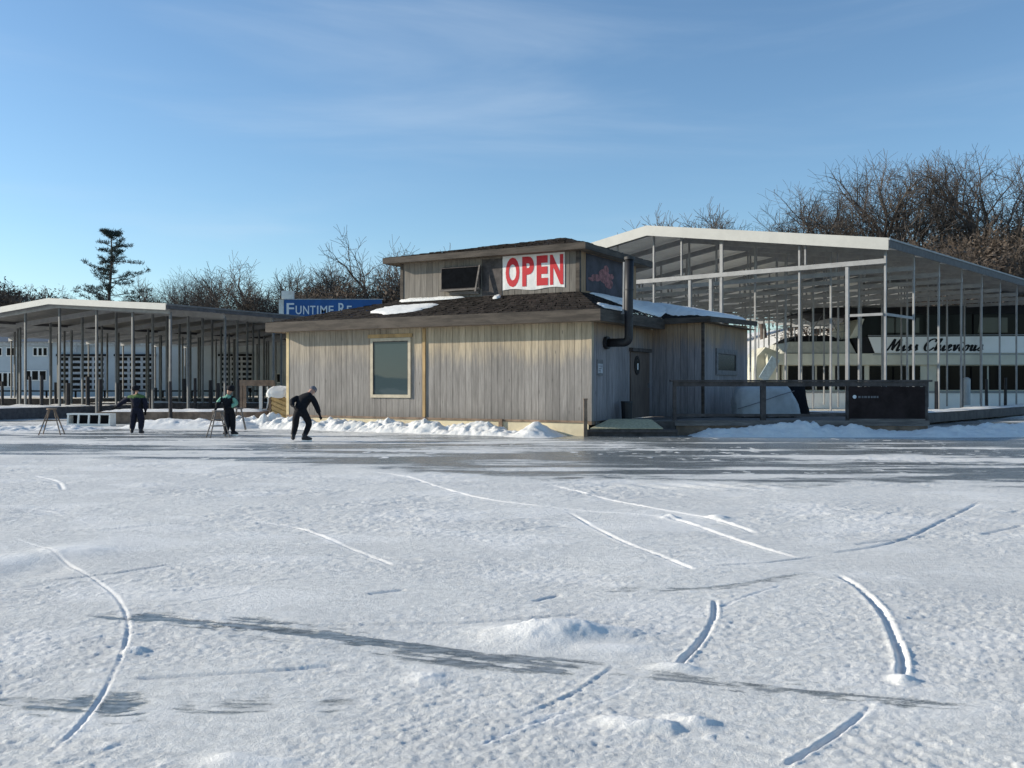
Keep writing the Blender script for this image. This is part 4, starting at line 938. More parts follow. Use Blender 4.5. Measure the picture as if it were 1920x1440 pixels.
for s_ in st:
    P = smooth_line([Vector((X0 + a * kx, 0, Z0 + b * H_)) for a, b in s_], 5); P = [p for i, p in enumerate(P) if i == 0 or (p - P[i - 1]).length > 1e-4]
    n = len(P); L_, R_ = [], []
    for i, p in enumerate(P):
        d = (P[min(i + 1, n - 1)] - P[max(i - 1, 0)]).normalized(); nrm = Vector((-d.z, 0, d.x)); w = .030 + .046 * max(0, abs(d.z)) ** 1.5 * (1 if d.z < 0 else .55)
        L_.append(p + nrm * w); R_.append(p - nrm * w)
    vs = [(q.x, -.045, q.z) for q in L_] + [(q.x, -.045, q.z) for q in R_] + [(q.x, -.022, q.z) for q in L_] + [(q.x, -.022, q.z) for q in R_]
    fs = []
    for i in range(n - 1):
        fs += [(i, i + 1, n + i + 1, n + i), (2 * n + i, 3 * n + i, 3 * n + i + 1, 2 * n + i + 1), (i, 2 * n + i, 2 * n + i + 1, i + 1), (n + i, n + i + 1, 3 * n + i + 1, 3 * n + i)]
    mb.add(vs, fs)
mb.build('name_lettering', M['canvas'], boat)

# ------------------------------------------------------------------ store building and its sign
sd = 80.; ss = sd / FOC; SX = lambda px: (px - 960) * ss; SZ = lambda py: EYE + (HOR - py) * ss
store = empty('store_building', (0, sd, 0), 0, 'long pale blue white store with garage doors beyond the low boat shelter', 'store')
mb = MB(); mb.box(SX(-120), SX(548), 0, 14, .2, SZ(641)); mb.build('wall', M['store'], store)
mb = MB(); mb.prism([(-.6, SZ(641)), (14.6, SZ(641)), (7, SZ(641) + 1.6)], 0, SX(-125), SX(552)); mb.build('roof', M['roof_metal_grey'], store)
mb = MB(); mb.box(SX(-120), SX(548), -.25, -.003, SZ(648), SZ(640)); mb.build('fascia', M['store_trim'], store)
def garage(x0, x1, y0, y1, nc, nr_):
    f = MB(); f.box(SX(x0), SX(x1), -.06, -.003, SZ(y1), SZ(y0)); d = f.build('garage_door', M['store_trim'], store)
    g = MB(); W_ = SX(x1) - SX(x0); H2 = SZ(y0) - SZ(y1)
    for i in range(nc):
        for j in range(nr_):
            g.box(SX(x0) + W_ * (i + .1) / nc, SX(x0) + W_ * (i + .9) / nc, -.085, -.061, SZ(y1) + H2 * (j + .22) / nr_, SZ(y1) + H2 * (j + .78) / nr_)
    g.build('pane', M['boat_glass'], d)
    h = MB(); h.box(SX(x0) - .1, SX(x1) + .1, -.2, -.061, SZ(y0), SZ(y0 - 4)); h.build('door_header', M['black_matt'], d)
garage(109, 197, 668, 731, 4, 6); garage(217, 291, 668, 731, 3, 6); garage(412, 474, 668, 735, 3, 7)
def swin(x0, x1, y0, y1, n=2):
    f = MB(); f.box(SX(x0), SX(x1), -.06, -.003, SZ(y1), SZ(y0)); d = f.build('window', M['white_paint'], store); g = MB()
    for i in range(n): g.box(SX(x0) + .08 + (SX(x1) - SX(x0)) * i / n, SX(x0) - .08 + (SX(x1) - SX(x0)) * (i + 1) / n, -.085, -.061, SZ(y1) + .08, SZ(y0) - .08)
    g.build('pane', M['boat_glass'], d)
swin(-10, 5, 651, 668, 1); swin(12, 42, 651, 668, 3); swin(62, 90, 651, 668, 3); swin(45, 88, 694, 714, 3); swin(-5, 26, 698, 726, 3); swin(518, 530, 700, 718, 1)
mb = MB()
for x in (145, 158, 169): mb.tube([(SX(x), -.2, SZ(660)), (SX(x), -.2, SZ(641))], .07, 6)
mb.build('vent_pipe', M['store_trim'], store)
gs = 86.; g_ = gs / FOC; GX = lambda px: (px - 960) * g_; GZ = lambda py: EYE + (HOR - py) * g_
sign = empty('shop_sign', (0, gs, 0), 0, 'long blue sign with white letters FUNTIME RE above the low shelter roof', 'sign')
mb = MB(); mb.box(GX(533), GX(716), -.1, .1, GZ(594), GZ(562)); mb.build('sign_face', M['blue'], sign)
mb = MB(); mb.box(GX(531), GX(718), -.13, .13, GZ(562), GZ(560.6)); mb.build('frame', M['store_trim'], sign)
for px in (600, 700): mb = MB(); mb.box(GX(px) - .15, GX(px) + .15, .11, .4, .3, GZ(562)); mb.build('post', M['steel_dim'], sign)
mb = MB(); mb.box(GX(523.5), GX(532.5), -.15, .5, .3, GZ(562)); mb.box(GX(527), GX(549), .12, .6, GZ(560), GZ(545)); mb.build('white_pillar', M['white_paint'], sign)
lx_ = [('F', 538, 552, 565), ('U', 555, 566, 570), ('N', 569, 580, 570), ('T', 582, 592, 570), ('I', 595, 597.5, 570), ('M', 601, 614, 570), ('E', 617, 626, 570), ('R', 635, 648, 565), ('E', 651, 660, 570)]
for ch, a, b, yt in lx_:
    text_mesh(ch, (GX(a), GX(b), GZ(589.5), GZ(yt + 3.5)), .01, .04).build('letter', M['sign_white'], sign, (0, -.105, 0))
# black railing along the shore
ra = empty('shore_railing', (-42, 66, .15), 0, 'low black railing along the snowy shore before the store', 'railing')
mb = MB(); mb.box(0, 26, -.03, .03, .82, .92); mb.box(0, 26, -.03, .03, .25, .33); mb.build('rail', M['black_matt'], ra)
for k in range(14): mb = MB(); mb.box(2 * k - .05, 2 * k + .05, -.05, .05, -.2, .819); mb.build('post', M['black_matt'], ra)

# ------------------------------------------------------------------ trees
def T(x, y): return float(terrain(np.array([x]), np.array([y]))[0])
def grow_tree(seed, H, levels=4, spread=1.0, bole=.24, counts=(6, 6, 5, 4), leaves=0., rmin=.013, wig=.22, up=.12):
    r2 = random.Random(seed); tr, cr = MB(), MB()
    def branch(p, d, L, r, lev):
        n = (6, 5, 4, 3, 2)[min(lev, 4)]; pts = [p.copy()]; rad = [r]; dirs = [d.copy()]
        for i in range(n):
            w = wig * (.5 if lev == 0 else 1)
            d = (d + Vector((r2.gauss(0, w), r2.gauss(0, w), r2.gauss(0, w * .7) + up * (1 if lev < 3 else .3)))).normalized()
            p = p + d * (L / n); pts.append(p.copy()); rad.append(max(r * (1 - .55 * (i + 1) / n), rmin)); dirs.append(d.copy())
        (tr if lev <= 1 else cr).tube(pts, rad, (8, 6, 4, 3, 3)[min(lev, 4)], caps=False)
        if leaves and lev >= 2:
            for _ in range(2 if lev > 2 else 3):
                if r2.random() < leaves:
                    c = pts[r2.randrange(1, len(pts))] + Vector((r2.gauss(0, .2), r2.gauss(0, .2), r2.gauss(0, .2))); a = Vector((r2.gauss(0, 1), r2.gauss(0, 1), r2.gauss(0, 1))).normalized() * r2.uniform(.08, .2); b = a.orthogonal() * r2.uniform(.5, .9)
                    cr.add([c - a, c + b * .5, c + a, c - b * .5], [(0, 1, 2, 3)])
        if lev >= levels: return
        k = counts[lev] + r2.choice((-1, 0, 0, 1))
        for j in range(k):
            t = (bole + (1 - bole) * (j + r2.random()) / k if lev == 0 else .25 + .75 * (j + r2.random()) / k)
            i = min(int(t * n), n - 1); f = t * n - i; q = pts[i].lerp(pts[i + 1], f); rr = rad[i] * (1 - f) + rad[i + 1] * f
            ax = dirs[i].orthogonal().normalized(); ax.rotate(Matrix.Rotation(j * 2.4 + r2.uniform(-.6, .6), 3, dirs[i]).to_euler())
            ang = R(r2.uniform(28, 62)) * spread; nd = dirs[i] * math.cos(ang) + ax * math.sin(ang)
            branch(q, nd.normalized(), L * r2.uniform(.52, .78) * (1.12 - .35 * t if lev == 0 else 1), max(rr * r2.uniform(.55, .75), rmin), lev + 1)
        branch(pts[-1], dirs[-1], L * .55, rad[-1], lev + 1)
    branch(Vector((0, 0, -.3)), Vector((0, 0, 1)), H * .5, H * .027, 0)
    zmax = max(v[2] for v in cr.v + tr.v); k = H / zmax
    for m in (tr, cr): m.v = [(a * k, b * k, c * k) for a, b, c in m.v]
    return tr, cr
protos = []
def proto(seed, H, **kw):
    cm = kw.pop('crown', M['twig']); tr, cr = grow_tree(seed, H, **kw)
    root = bpy.data.objects.new('bare_tree', None); COL.objects.link(root)
    tr.build('trunk', M['bark'], root, smooth=True); cr.build('crown', cm, root); protos.append([root, H, False]); return len(protos) - 1
PA = [proto(11, 16), proto(12, 16, spread=1.1, counts=(7, 6, 5, 4)), proto(13, 16, spread=.9, counts=(5, 7, 5, 4)), proto(17, 16, spread=1.15, bole=.3, counts=(6, 5, 6, 4))]
PB = [proto(21, 9, levels=4, bole=.1, counts=(8, 7, 6, 5), leaves=.40, crown=M['twig_rust'], rmin=.014), proto(22, 9, levels=4, bole=.08, counts=(9, 6, 6, 5), leaves=.45, crown=M['twig_rust'], spread=1.1, rmin=.014)]
PC = [proto(31, 12, bole=.2, counts=(8, 7, 6, 4), spread=1.0, rmin=.014), proto(32, 12, bole=.22, counts=(7, 7, 6, 4), spread=1.15, rmin=.014)]
PD = [proto(41, 17, bole=.30, counts=(6, 4, 4, 3), spread=.95, wig=.28, rmin=.02)]
def plant(i, px, ytop, d, label, group=None, wide=1.0, cat='tree', name='bare_tree'):
    root, H, used = protos[i]; c = W(px, 720, d); z = T(c.x, d); h = (W(px, ytop, d).z - z) * 1.03
    ob = copy_tree(root) if used else root
    protos[i][2] = True; ob.location = (c.x, d, z); ob.rotation_euler = (0, 0, rnd.uniform(0, 6.28)); k = h / H; ob.scale = (k * wide, k * wide, k); ob.name = name
    for ch in ob.children:
        for key in ('label',): pass
    tag(ob, label, cat, group); return ob
ordn = ['first', 'second', 'third', 'fourth', 'fifth', 'sixth', 'seventh', 'eighth', 'ninth', 'tenth', 'eleventh', 'twelfth', 'thirteenth', 'fourteenth', 'fifteenth']
hill = [(1432, 398, 112), (1486, 378, 110), (1535, 362, 104), (1585, 332, 108), (1632, 300, 102), (1684, 304, 108), (1728, 300, 100), (1776, 312, 106), (1822, 282, 100), (1872, 280, 106), (1915, 272, 100), (1968, 268, 104)]
for k, (px, yt, d) in enumerate(hill):
    plant(PA[k % 4], px, yt, d, f'{ordn[k]} tall bare oak from the left along the hilltop behind the tall shelter', 'tall bare oaks on the hill')
rust = [(1530, 418, 97), (1580, 412, 95), (1632, 408, 98), (1680, 408, 93), (1722, 412, 90), (1765, 405, 94), (1808, 398, 90), (1850, 392, 94), (1890, 380, 90), (1930, 375, 93), (1700, 425, 86), (1780, 425, 85), (1850, 430, 84), (1915, 425, 84)]
for k, (px, yt, d) in enumerate(rust):
    plant(PB[k % 2], px, yt + 34, d, f'{ordn[k]} rusty brown scrub oak below the tall bare oaks on the right hill', 'rusty scrub oaks on the hillside', 1.0, 'tree', 'scrub_oak')
for k, (px, yt) in enumerate(((1262, 398), (1308, 388), (1362, 384))):
    plant(PC[k % 2], px, yt, 125, f'{("leftmost", "middle", "rightmost")[k]} of three distant bare treetops above the tall shelter ridge', 'distant treetops over the ridge')
left = [(-30, 512, 118, 1), (18, 520, 115, 0), (52, 532, 122, 1)]
for k, (px, yt, d, i) in enumerate(left):
    plant(PB[i], px, yt, d, f'{ordn[k]} dark brown bushy tree from the left edge over the low shelter', 'bushy trees at the left edge', 1.25, 'tree', 'scrub_oak')
mid = [(92, 548, 130), (128, 546, 126), (282, 520, 118), (318, 518, 122), (352, 510, 116), (392, 512, 120), (432, 494, 112), (468, 482, 110), (512, 486, 112), (548, 508, 118), (582, 494, 112), (618, 482, 110), (652, 478, 114), (722, 476, 112)]
for k, (px, yt, d) in enumerate(mid):
    plant(PC[k % 2] if k not in (3, 4) else PA[k % 4], px, yt, d, f'{ordn[k]} bare tree from the left in the row between the shelter roof and the hut', 'bare trees in the row behind the docks', 1.12 if k in (6, 7, 8) else 1.0)
plant(PD[0], 686, 438, 104, 'tallest bare tree with crooked open limbs left of the upper storey', None, .85)
plant(PC[1], 752, 455, 108, 'bare tree half hidden behind the left end of the upper roof')
plant(PC[0], 790, 462, 112, 'bare treetop just showing over the upper roof edge')
plant(PB[0], 640, 512, 100, 'low brown scrub behind the blue sign', None, 1.3, 'bush', 'scrub'); plant(PB[1], 715, 505, 100, 'low brown scrub right of the blue sign by the roof', None, 1.3, 'bush', 'scrub')

def pine(px, ytop, d):
    c = W(px, 720, d); z = T(c.x, d); H = W(px, ytop, d).z - z; r2 = random.Random(5)
    root = empty('pine_tree', (c.x, d, z), 0, 'tall ragged dark pine with open limbs behind the low shelter', 'pine tree')
    tr, cr = MB(), MB(); tp = [Vector((math.sin(i * .9) * .18, math.cos(i) * .1, H * i / 10)) for i in range(11)]
    tr.tube(tp, [.26 * (1 - i / 11) + .03 for i in range(11)], 7)
    def tuft(p, s):
        for _ in range(16):
            dv = Vector((r2.gauss(0, 1), r2.gauss(0, 1), r2.gauss(.5, .8))).normalized() * s * r2.uniform(.6, 1.2); w = dv.orthogonal().normalized() * s * .09; q = p + Vector((r2.gauss(0, s * .45), r2.gauss(0, s * .45), r2.gauss(0, s * .28)))
            cr.add([q - w, q + w, q + dv], [(0, 1, 2)])
    limbs = []
    zz = .30
    while zz < .985:
        for _ in range(r2.choice((1, 2, 2, 3))):
            limbs.append((min(.985, zz + r2.uniform(-.03, .03)), r2.uniform(0, 6.28), (1.05 - zz) ** .75 * H * .41 * r2.uniform(.3, 1.3)))
        zz += .029
    sp_ = H / ((620 - ytop) / FOC * d) if False else 1
    limbs += [(.80, 0.05, 2.9), (.885, -.1, 2.0), (.50, 3.2, 4.0), (.56, 3.0, 3.2), (.44, 0.2, 3.4), (.985, 3.0, .8), (.99, .4, .8), (.62, 2.9, 2.6), (.66, .1, 2.2)]
    for f, a, L in limbs:
        i = min(int(f * 10), 9); p = tp[i].lerp(tp[i + 1], f * 10 - i); dv = Vector((math.cos(a), math.sin(a), r2.uniform(-.12, .7))); pts = [p]; n = 5
        for k in range(n):
            dv = (dv + Vector((r2.gauss(0, .13), r2.gauss(0, .13), r2.gauss(.03, .12)))).normalized(); pts.append(pts[-1] + dv * L / n)
            if k >= 1 or L < 1.3:
                for _ in range(2 + (k > 1)):
                    side = Vector((-dv.y, dv.x, 0)) * r2.uniform(-.45, .45) * L * .3; e = pts[-1] + side + Vector((0, 0, r2.uniform(0, .15)))
                    cr.tube([pts[-1], e], [.018, .012], 3, caps=False); tuft(e, r2.uniform(.24, .38))
        tr.tube(pts, [max(.02, .055 * (1 - k / (n + 1))) for k in range(n + 1)], 5, caps=False)
    tr.build('trunk', M['bark'], root, smooth=True); cr.build('crown', M['needle'], root)
pine(207, 434, 100)

# ------------------------------------------------------------------ stools used as skating aids
def stool(px, ybase, h, rt, rb, label, rz, wood='wood_brown', rungs=(.42,)):
    c = G(px, ybase); s_ = empty('wooden_stool', (c.x, c.y, 0), rz, label, 'stool', 'wooden stools on the ice')
    mb = MB(); mb.tube([(0, 0, h - .045), (0, 0, h - .035), (0, 0, h - .005), (0, 0, h)], [rt * 1.0, rt * 1.08, rt * 1.08, rt], 16); mb.build('seat', M[wood], s_, smooth=False)
    L = []
    for k in range(4):
        a = math.pi / 4 + k * math.pi / 2; t, b = Vector((math.cos(a) * rt * .75, math.sin(a) * rt * .75, h - .046)), Vector((math.cos(a) * rb, math.sin(a) * rb, 0)); L.append((t, b))
        mb = MB(); mb.tube([t, b], [.020, .017], 7); mb.build('leg', M[wood], s_)
    mb = MB()
    for f in rungs:
        for k in range(4):
            mb.tube([L[k][0].lerp(L[k][1], f), L[(k + 1) % 4][0].lerp(L[(k + 1) % 4][1], f)], .011, 6)
    mb.build('rung', M[wood], s_); return s_
stool(97, 815, .78, .135, .42, 'leftmost wooden stool standing alone on the ice with splayed legs', .25)
stool(409, 820, .76, .16, .38, 'wooden stool the hooded child leans on while skating', .5, 'wood_grey', (.30, .55))
stool(448, 806, .72, .13, .30, 'thin stool standing behind the hooded child near the snow bank', .2, 'wood_grey')

# ------------------------------------------------------------------ people
def skin_mesh(P, E, root, sub=2):
    names = list(P); me = bpy.data.meshes.new('figure'); me.from_pydata([P[n][:3] for n in names], [(names.index(a), names.index(b)) for a, b in E], [])
    ob = bpy.data.objects.new('figure', me); COL.objects.link(ob); sk = ob.modifiers.new('Skin', 'SKIN'); sk.branch_smoothing = .6
    ob.modifiers.new('Sub', 'SUBSURF').levels = sub; ob.modifiers['Sub'].render_levels = sub
    for i, n in enumerate(names):
        r = P[n][3]; r = r if isinstance(r, tuple) else (r, r); me.skin_vertices[0].data[i].radius = r; me.skin_vertices[0].data[i].use_root = n == root
    dg = bpy.context.evaluated_depsgraph_get(); dg.update(); m = bpy.data.meshes.new_from_object(ob.evaluated_get(dg)); bpy.data.objects.remove(ob)
    m.polygons.foreach_set('use_smooth', [True] * len(m.polygons)); return m
def hand(P, E, wrist, hnd, tag_, s=1.):
    w, h = Vector(P[wrist][:3]), Vector(hnd); d = (h - w).normalized(); sd_ = d.cross(Vector((.3, 1, .2))).normalized(); up_ = d.cross(sd_)
    P['palm' + tag_] = (*h, .024 * s); E.append((wrist, 'palm' + tag_))
    for k, (o, l) in enumerate(((-.030, .060), (-.010, .072), (.010, .068), (.030, .052))):
        a = h + d * .035 * s + sd_ * o * s; b = a + (d * .8 + up_ * .3) * l * s * .5; c = b + (d * .5 + up_ * .7) * l * s * .5
        P[f'k{k}{tag_}'] = (*a, .011 * s); P[f'm{k}{tag_}'] = (*b, .009 * s); P[f't{k}{tag_}'] = (*c, .008 * s)
        E += [('palm' + tag_, f'k{k}{tag_}'), (f'k{k}{tag_}', f'm{k}{tag_}'), (f'm{k}{tag_}', f't{k}{tag_}')]
    a = h - sd_ * .036 * s - d * .0; b = a + (d * .8 - sd_ * .35 + up_ * .3) * .035 * s
    P['th' + tag_] = (*a, .012 * s); P['tt' + tag_] = (*b, .009 * s); E += [('palm' + tag_, 'th' + tag_), ('th' + tag_, 'tt' + tag_)]
def person(loc, J, label, jacket, trousers, hat, s=1., jmats=None, jfun=None, face=(0, 1, 0), gloves='black_matt', hood=False):
    P = {k: v for k, v in J.items()}
    E = [('pelvis', 'spine'), ('spine', 'chest'), ('chest', 'neck'), ('neck', 'head'), ('head', 'top')]
    for q in 'LR':
        E += [('chest', 'sh' + q), ('sh' + q, 'el' + q), ('el' + q, 'wr' + q), ('pelvis', 'hip' + q), ('hip' + q, 'kn' + q), ('kn' + q, 'an' + q), ('an' + q, 'toe' + q)]
    P = {k: v for k, v in P.items() if not k.startswith('hand')}
    body_P, body_E = dict(P), list(E)
    for q in 'LR': hand(body_P, body_E, 'wr' + q, J['hand' + q], q, s)
    root = empty('person', loc, 0, label, 'person')
    m = skin_mesh(body_P, body_E, 'pelvis')
    hd, tp = Vector(J['head'][:3]), Vector(J['top'][:3]); hr = J['head'][3]; f = Vector(face).normalized(); upv = (tp - hd).normalized(); sdv = f.cross(upv).normalized()
    bm = bmesh.new(); bm.from_mesh(m)
    def ball(c, r, sc=(1, 1, 1)):
        mt = Matrix.Translation(c) @ Matrix.Diagonal((r * sc[0], r * sc[1], r * sc[2], 1)); bmesh.ops.create_icosphere(bm, subdivisions=2, radius=1, matrix=mt)
    mid = hd.lerp(tp, .3)
    ball(mid + f * hr * 1.0 - upv * .01, hr * .16, (1, 1, 1.4))                       # nose
    for sg in (-1, 1): ball(mid + sdv * sg * hr * .98, hr * .20, (.6, .8, 1.3))        # ears
    ball(mid + f * hr * .9 - upv * hr * .5, hr * .16, (1.6, .8, .5))                   # mouth
    n_skin = len(bm.faces)
    for sg in (-1, 1): ball(mid + f * hr * .88 + sdv * sg * hr * .35 + upv * hr * .22, hr * .11)
    bm.to_mesh(m); bm.free()
    for mm in (M['skin'], M[gloves], M['black']): m.materials.append(mm)
    mi = []
    for p in m.polygons:
        near = (p.center - hd).length < hr * 2.2 or (p.center - tp).length < hr * 1.5
        mi.append(2 if p.index >= n_skin else (0 if near else 1))
    m.polygons.foreach_set('material_index', mi); m.polygons.foreach_set('use_smooth', [True] * len(m.polygons)); link('body', m, root)
    grow = lambda keys, dr, kf=lambda n: 1.: {k: (*P[k][:3], P[k][3] * kf(k) + dr) for k in keys}
    jk = ['pelvis', 'spine', 'chest', 'neck'] + [a + q for q in 'LR' for a in ('sh', 'el', 'wr')]
    Pj = grow(jk, .022 * s)
    Ej = [('pelvis', 'spine'), ('spine', 'chest'), ('chest', 'neck')] + [x for q in 'LR' for x in (('chest', 'sh' + q), ('sh' + q, 'el' + q), ('el' + q, 'wr' + q))]
    m = skin_mesh(Pj, Ej, 'pelvis')
    for mm in [M[jacket]] + [M[x] for x in (jmats or [])]: m.materials.append(mm)
    if jfun: m.polygons.foreach_set('material_index', [jfun(p.center) for p in m.polygons])
    link('jacket', m, root)
    tk = ['pelvis'] + [a + q for q in 'LR' for a in ('hip', 'kn', 'an')]
    tk = ['spine'] + tk; Pt = grow(tk, .018 * s, lambda n: .92 if n == 'spine' else 1.); Et = [('spine', 'pelvis')] + [x for q in 'LR' for x in (('pelvis', 'hip' + q), ('hip' + q, 'kn' + q), ('kn' + q, 'an' + q))]
    m = skin_mesh(Pt, Et, 'pelvis'); m.materials.append(M[trousers]); link('trousers', m, root)
    hb = hd.lerp(tp, -.12 if not hood else -.6); ht = tp + upv * .03 * s; bk = -f * .012
    Ph = {'a': (*(hb + bk), hr * (1.17 if not hood else 1.3)), 'b': (*(hd.lerp(tp, .55) + bk * (1 if not hood else 2.2)), hr * (1.24 if not hood else 1.4)), 'c': (*ht, hr * .95)}
    m = skin_mesh(Ph, [('a', 'b'), ('b', 'c')], 'a'); m.materials.append(M[hat]); link('hood' if hood else 'hat', m, root)
    for q in 'LR':
        an, to = Vector(J['an' + q][:3]), Vector(J['toe' + q][:3]); d = to - an; d.z = 0; d.normalize(); zb_ = .045
        mb = MB(); heel = Vector((an.x, an.y, 0)) - d * .07 * s; toe = Vector((to.x, to.y, 0)) + d * .04 * s
        mb.tube([heel + Vector((0, 0, zb_ + .035)), heel.lerp(toe, .3) + Vector((0, 0, zb_ + .045)), heel.lerp(toe, .7) + Vector((0, 0, zb_ + .035)), toe + Vector((0, 0, zb_ + .025))], [.035 * s, .050 * s, .047 * s, .025 * s], 10)
        mb.tube([an + Vector((0, 0, .07)), an * 1.0 - Vector((0, 0, .02)), heel.lerp(toe, .25) + Vector((0, 0, zb_ + .03))], [.062 * s, .056 * s, .05 * s], 10)
        sk = mb.build('skate', M['black'], root, smooth=True)
        mb = MB(); mb.beam(heel + Vector((0, 0, .022)), toe + Vector((0, 0, .022)), .006, .044); mb.build('blade', M['blade'], sk)
    return root
g = G(565, 828)
person((g.x, g.y, 0), {
    'pelvis': (-.03, 0, .80, .145), 'spine': (.0, .12, .99, .15), 'chest': (.06, .25, 1.15, .155), 'neck': (.15, .37, 1.245, .06), 'head': (.195, .44, 1.315, .092), 'top': (.235, .51, 1.385, .082),
    'shL': (-.12, .22, 1.15, .075), 'elL': (-.27, .06, 1.05, .055), 'wrL': (-.20, -.10, .93, .042), 'handL': (-.13, -.16, .89),
    'shR': (.24, .20, 1.15, .075), 'elR': (.36, .16, .93, .055), 'wrR': (.445, .12, .72, .042), 'handR': (.475, .12, .645),
    'hipL': (-.14, -.02, .74, .105), 'knL': (-.17, .10, .45, .075), 'anL': (-.215, .0, .14, .05), 'toeL': (-.25, .15, .07, .035),
    'hipR': (.08, .0, .74, .105), 'knR': (.18, .16, .46, .075), 'anR': (.085, -.02, .14, .05), 'toeR': (.23, .03, .07, .035)},
    'skater bent forward in black clothes and grey cap before the hut', 'black_matt', 'black_matt', 'greycap', face=(.5, .75, -.45))
g = G(256, 815)
person((g.x, g.y, 0), {
    'pelvis': (.02, 0, .72, .155), 'spine': (.03, .0, .90, .165), 'chest': (.01, .02, 1.06, .165), 'neck': (-.02, .03, 1.21, .06), 'head': (-.04, .04, 1.335, .095), 'top': (-.05, .05, 1.43, .08),
    'shL': (-.17, .02, 1.12, .075), 'elL': (-.42, .05, .97, .058), 'wrL': (-.62, .06, .83, .042), 'handL': (-.69, .06, .785),
    'shR': (.19, .02, 1.12, .075), 'elR': (.27, .0, .91, .058), 'wrR': (.235, .08, .72, .042), 'handR': (.225, .1, .645),
    'hipL': (-.08, 0, .67, .105), 'knL': (-.12, .05, .40, .085), 'anL': (-.14, 0, .13, .06), 'toeL': (-.18, .13, .06, .035),
    'hipR': (.10, 0, .67, .105), 'knR': (.13, .04, .40, .085), 'anR': (.13, -.02, .13, .06), 'toeR': (.15, .12, .06, .035)},
    'child in navy snow suit with lime green shoulders and one arm stretched out', 'navy', 'navy', 'black_matt', .9, ['green'],
    lambda c: 1 if 1.09 < c.z - .10 * abs(c.x) * 0 and c.z < 1.225 and abs(c.x) < .27 else 0, face=(-.5, .85, 0), hood=True)
g = G(428, 817)
person((g.x, g.y, 0), {
    'pelvis': (.03, 0, .72, .135), 'spine': (-.01, 0, .88, .145), 'chest': (-.05, .0, 1.04, .145), 'neck': (.0, .02, 1.20, .055), 'head': (.05, .03, 1.34, .095), 'top': (.06, .03, 1.44, .08),
    'shL': (-.18, -.04, 1.08, .07), 'elL': (-.27, -.12, .93, .052), 'wrL': (-.27, -.18, .82, .04), 'handL': (-.29, -.19, .79),
    'shR': (.12, .02, 1.10, .07), 'elR': (.25, .0, .93, .052), 'wrR': (.10, -.16, .84, .04), 'handR': (.02, -.19, .80),
    'hipL': (-.04, 0, .66, .10), 'knL': (-.03, -.02, .40, .082), 'anL': (-.04, .0, .13, .06), 'toeL': (-.09, -.10, .06, .035),
    'hipR': (.10, 0, .66, .10), 'knR': (.12, .02, .40, .082), 'anR': (.13, .02, .13, .06), 'toeR': (.26, -.03, .06, .035)},
    'child in black with mint green jacket stripes leaning on a wooden stool', 'black_matt', 'black_matt', 'black_matt', .9, ['mint'],
    lambda c: 1 if (c.z > 1.10 and abs(c.x + .03) < .12 and c.y < .02) or (c.x > .14 and c.y < .0 and c.z < 1.1) or (c.x < -.19 and c.z > .98) else 0, face=(-.85, .3, -.2), hood=True)

# ------------------------------------------------------------------ the opposite shore (behind the camera, seen in the window panes)
mb = MB(); r2 = random.Random(3); n = 120
for k in range(n + 1):
    a = math.pi + math.pi * k / n; x, y = 420 * math.cos(a), 420 * math.sin(a); h = 6 + 3.5 * math.sin(k * .31) + r2.uniform(0, 2.5)
    mb.v += [(x, y, -1), (x * 1.02, y * 1.02, h), (x * 1.3, y * 1.3, h * .4)]
mb.f = [(3 * k + j, 3 * k + 3 + j, 3 * k + 4 + j, 3 * k + 1 + j) for k in range(n) for j in (0, 1)]; mb.mi = [0] * len(mb.f)
tag(mb.build('far_shore_hills', M['bed']), kind='structure')

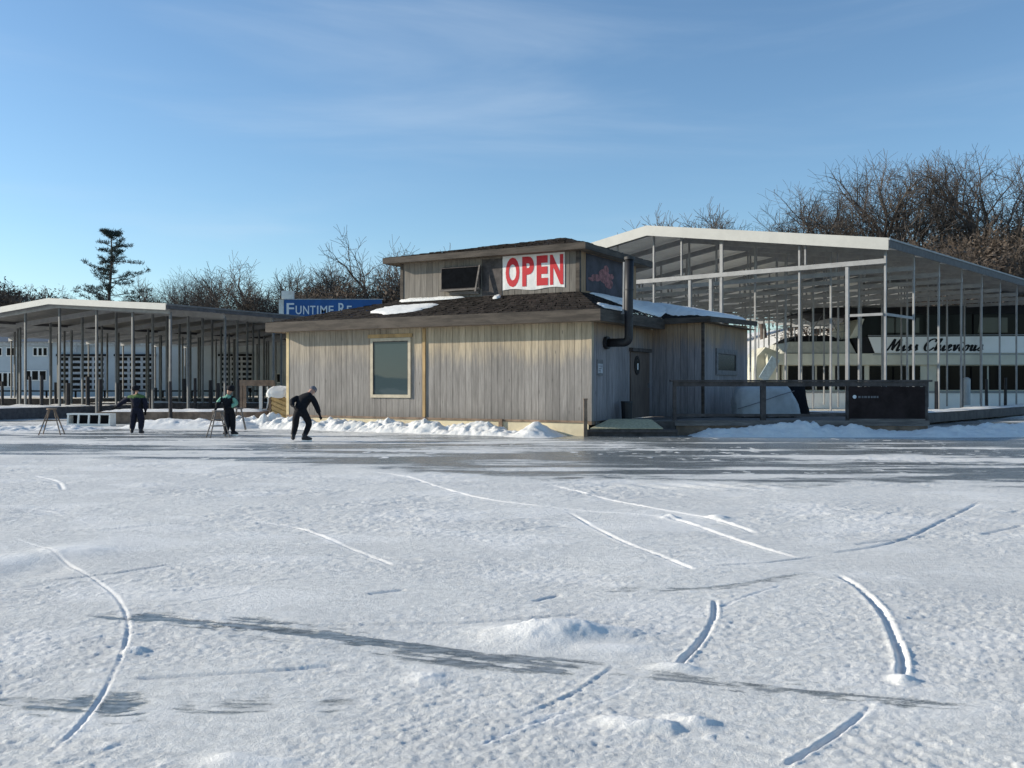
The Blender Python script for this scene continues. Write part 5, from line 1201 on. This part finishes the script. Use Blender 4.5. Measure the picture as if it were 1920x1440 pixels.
# ------------------------------------------------------------------ light, sky, camera
SUN_EL, SUN_AZ = R(19), R(-81)                          # azimuth from +Y towards +X: the sun stands to the left
sd_ = Vector((math.sin(SUN_AZ) * math.cos(SUN_EL), math.cos(SUN_AZ) * math.cos(SUN_EL), math.sin(SUN_EL)))
sl = bpy.data.lights.new('sun', 'SUN'); sl.energy = 5.0; sl.angle = R(.5); sl.color = (1., .91, .76)
so_ = bpy.data.objects.new('sun', sl); COL.objects.link(so_); so_.rotation_euler = sd_.to_track_quat('Z', 'Y').to_euler()
world = bpy.data.worlds.new('World'); scene.world = world; world.use_nodes = True
nt_ = world.node_tree; bg = nt_.nodes['Background']
sky = nt_.nodes.new('ShaderNodeTexSky'); sky.sky_type = 'NISHITA'; sky.sun_disc = False
sky.sun_elevation = SUN_EL; sky.sun_rotation = SUN_AZ; sky.air_density = 1.0; sky.dust_density = .3; sky.ozone_density = 2.2; sky.altitude = 200
tc_ = nt_.nodes.new('ShaderNodeTexCoord'); mp = nt_.nodes.new('ShaderNodeMapping'); mp.inputs['Scale'].default_value = (1.1, 1.1, 7.5); mp.inputs['Rotation'].default_value = (R(7), R(-5), 0)
nz = nt_.nodes.new('ShaderNodeTexNoise'); nz.inputs['Scale'].default_value = 1.5; nz.inputs['Detail'].default_value = 7; nz.inputs['Roughness'].default_value = .55; nz.inputs['Distortion'].default_value = .5
mr = nt_.nodes.new('ShaderNodeMapRange'); mr.interpolation_type = 'SMOOTHSTEP'
for k, v in zip(('From Min', 'From Max', 'To Min', 'To Max'), (.45, .82, 0., .27)): mr.inputs[k].default_value = v
mx = nt_.nodes.new('ShaderNodeMix'); mx.data_type = 'RGBA'; mx.inputs[7].default_value = (4.2, 5.0, 5.9, 1)
nt_.links.new(tc_.outputs['Generated'], mp.inputs['Vector']); nt_.links.new(mp.outputs[0], nz.inputs['Vector']); nt_.links.new(nz.outputs['Fac'], mr.inputs['Value'])
tn = nt_.nodes.new('ShaderNodeMix'); tn.data_type = 'RGBA'; tn.blend_type = 'MULTIPLY'; tn.inputs[0].default_value = 1; tn.inputs[7].default_value = (.84, .975, 1.05, 1)
nt_.links.new(sky.outputs[0], tn.inputs[6])
nt_.links.new(mr.outputs[0], mx.inputs[0]); nt_.links.new(tn.outputs[2], mx.inputs[6]); nt_.links.new(mx.outputs[2], bg.inputs['Color'])
bg.inputs['Strength'].default_value = .142
cam = bpy.data.cameras.new('camera'); co = bpy.data.objects.new('camera', cam); COL.objects.link(co)
cam.sensor_width = 36; cam.lens = FOC / 1920 * 36; cam.clip_end = 3000; cam.clip_start = .1
co.location = (0, 0, EYE); co.rotation_euler = (R(90), 0, 0); scene.camera = co
vs_ = scene.view_settings; vs_.view_transform = 'Standard'; vs_.look = 'None'; vs_.exposure = .19; vs_.gamma = 1
scene.render.engine = 'CYCLES'; scene.cycles.max_bounces = 6; scene.cycles.use_denoising = True
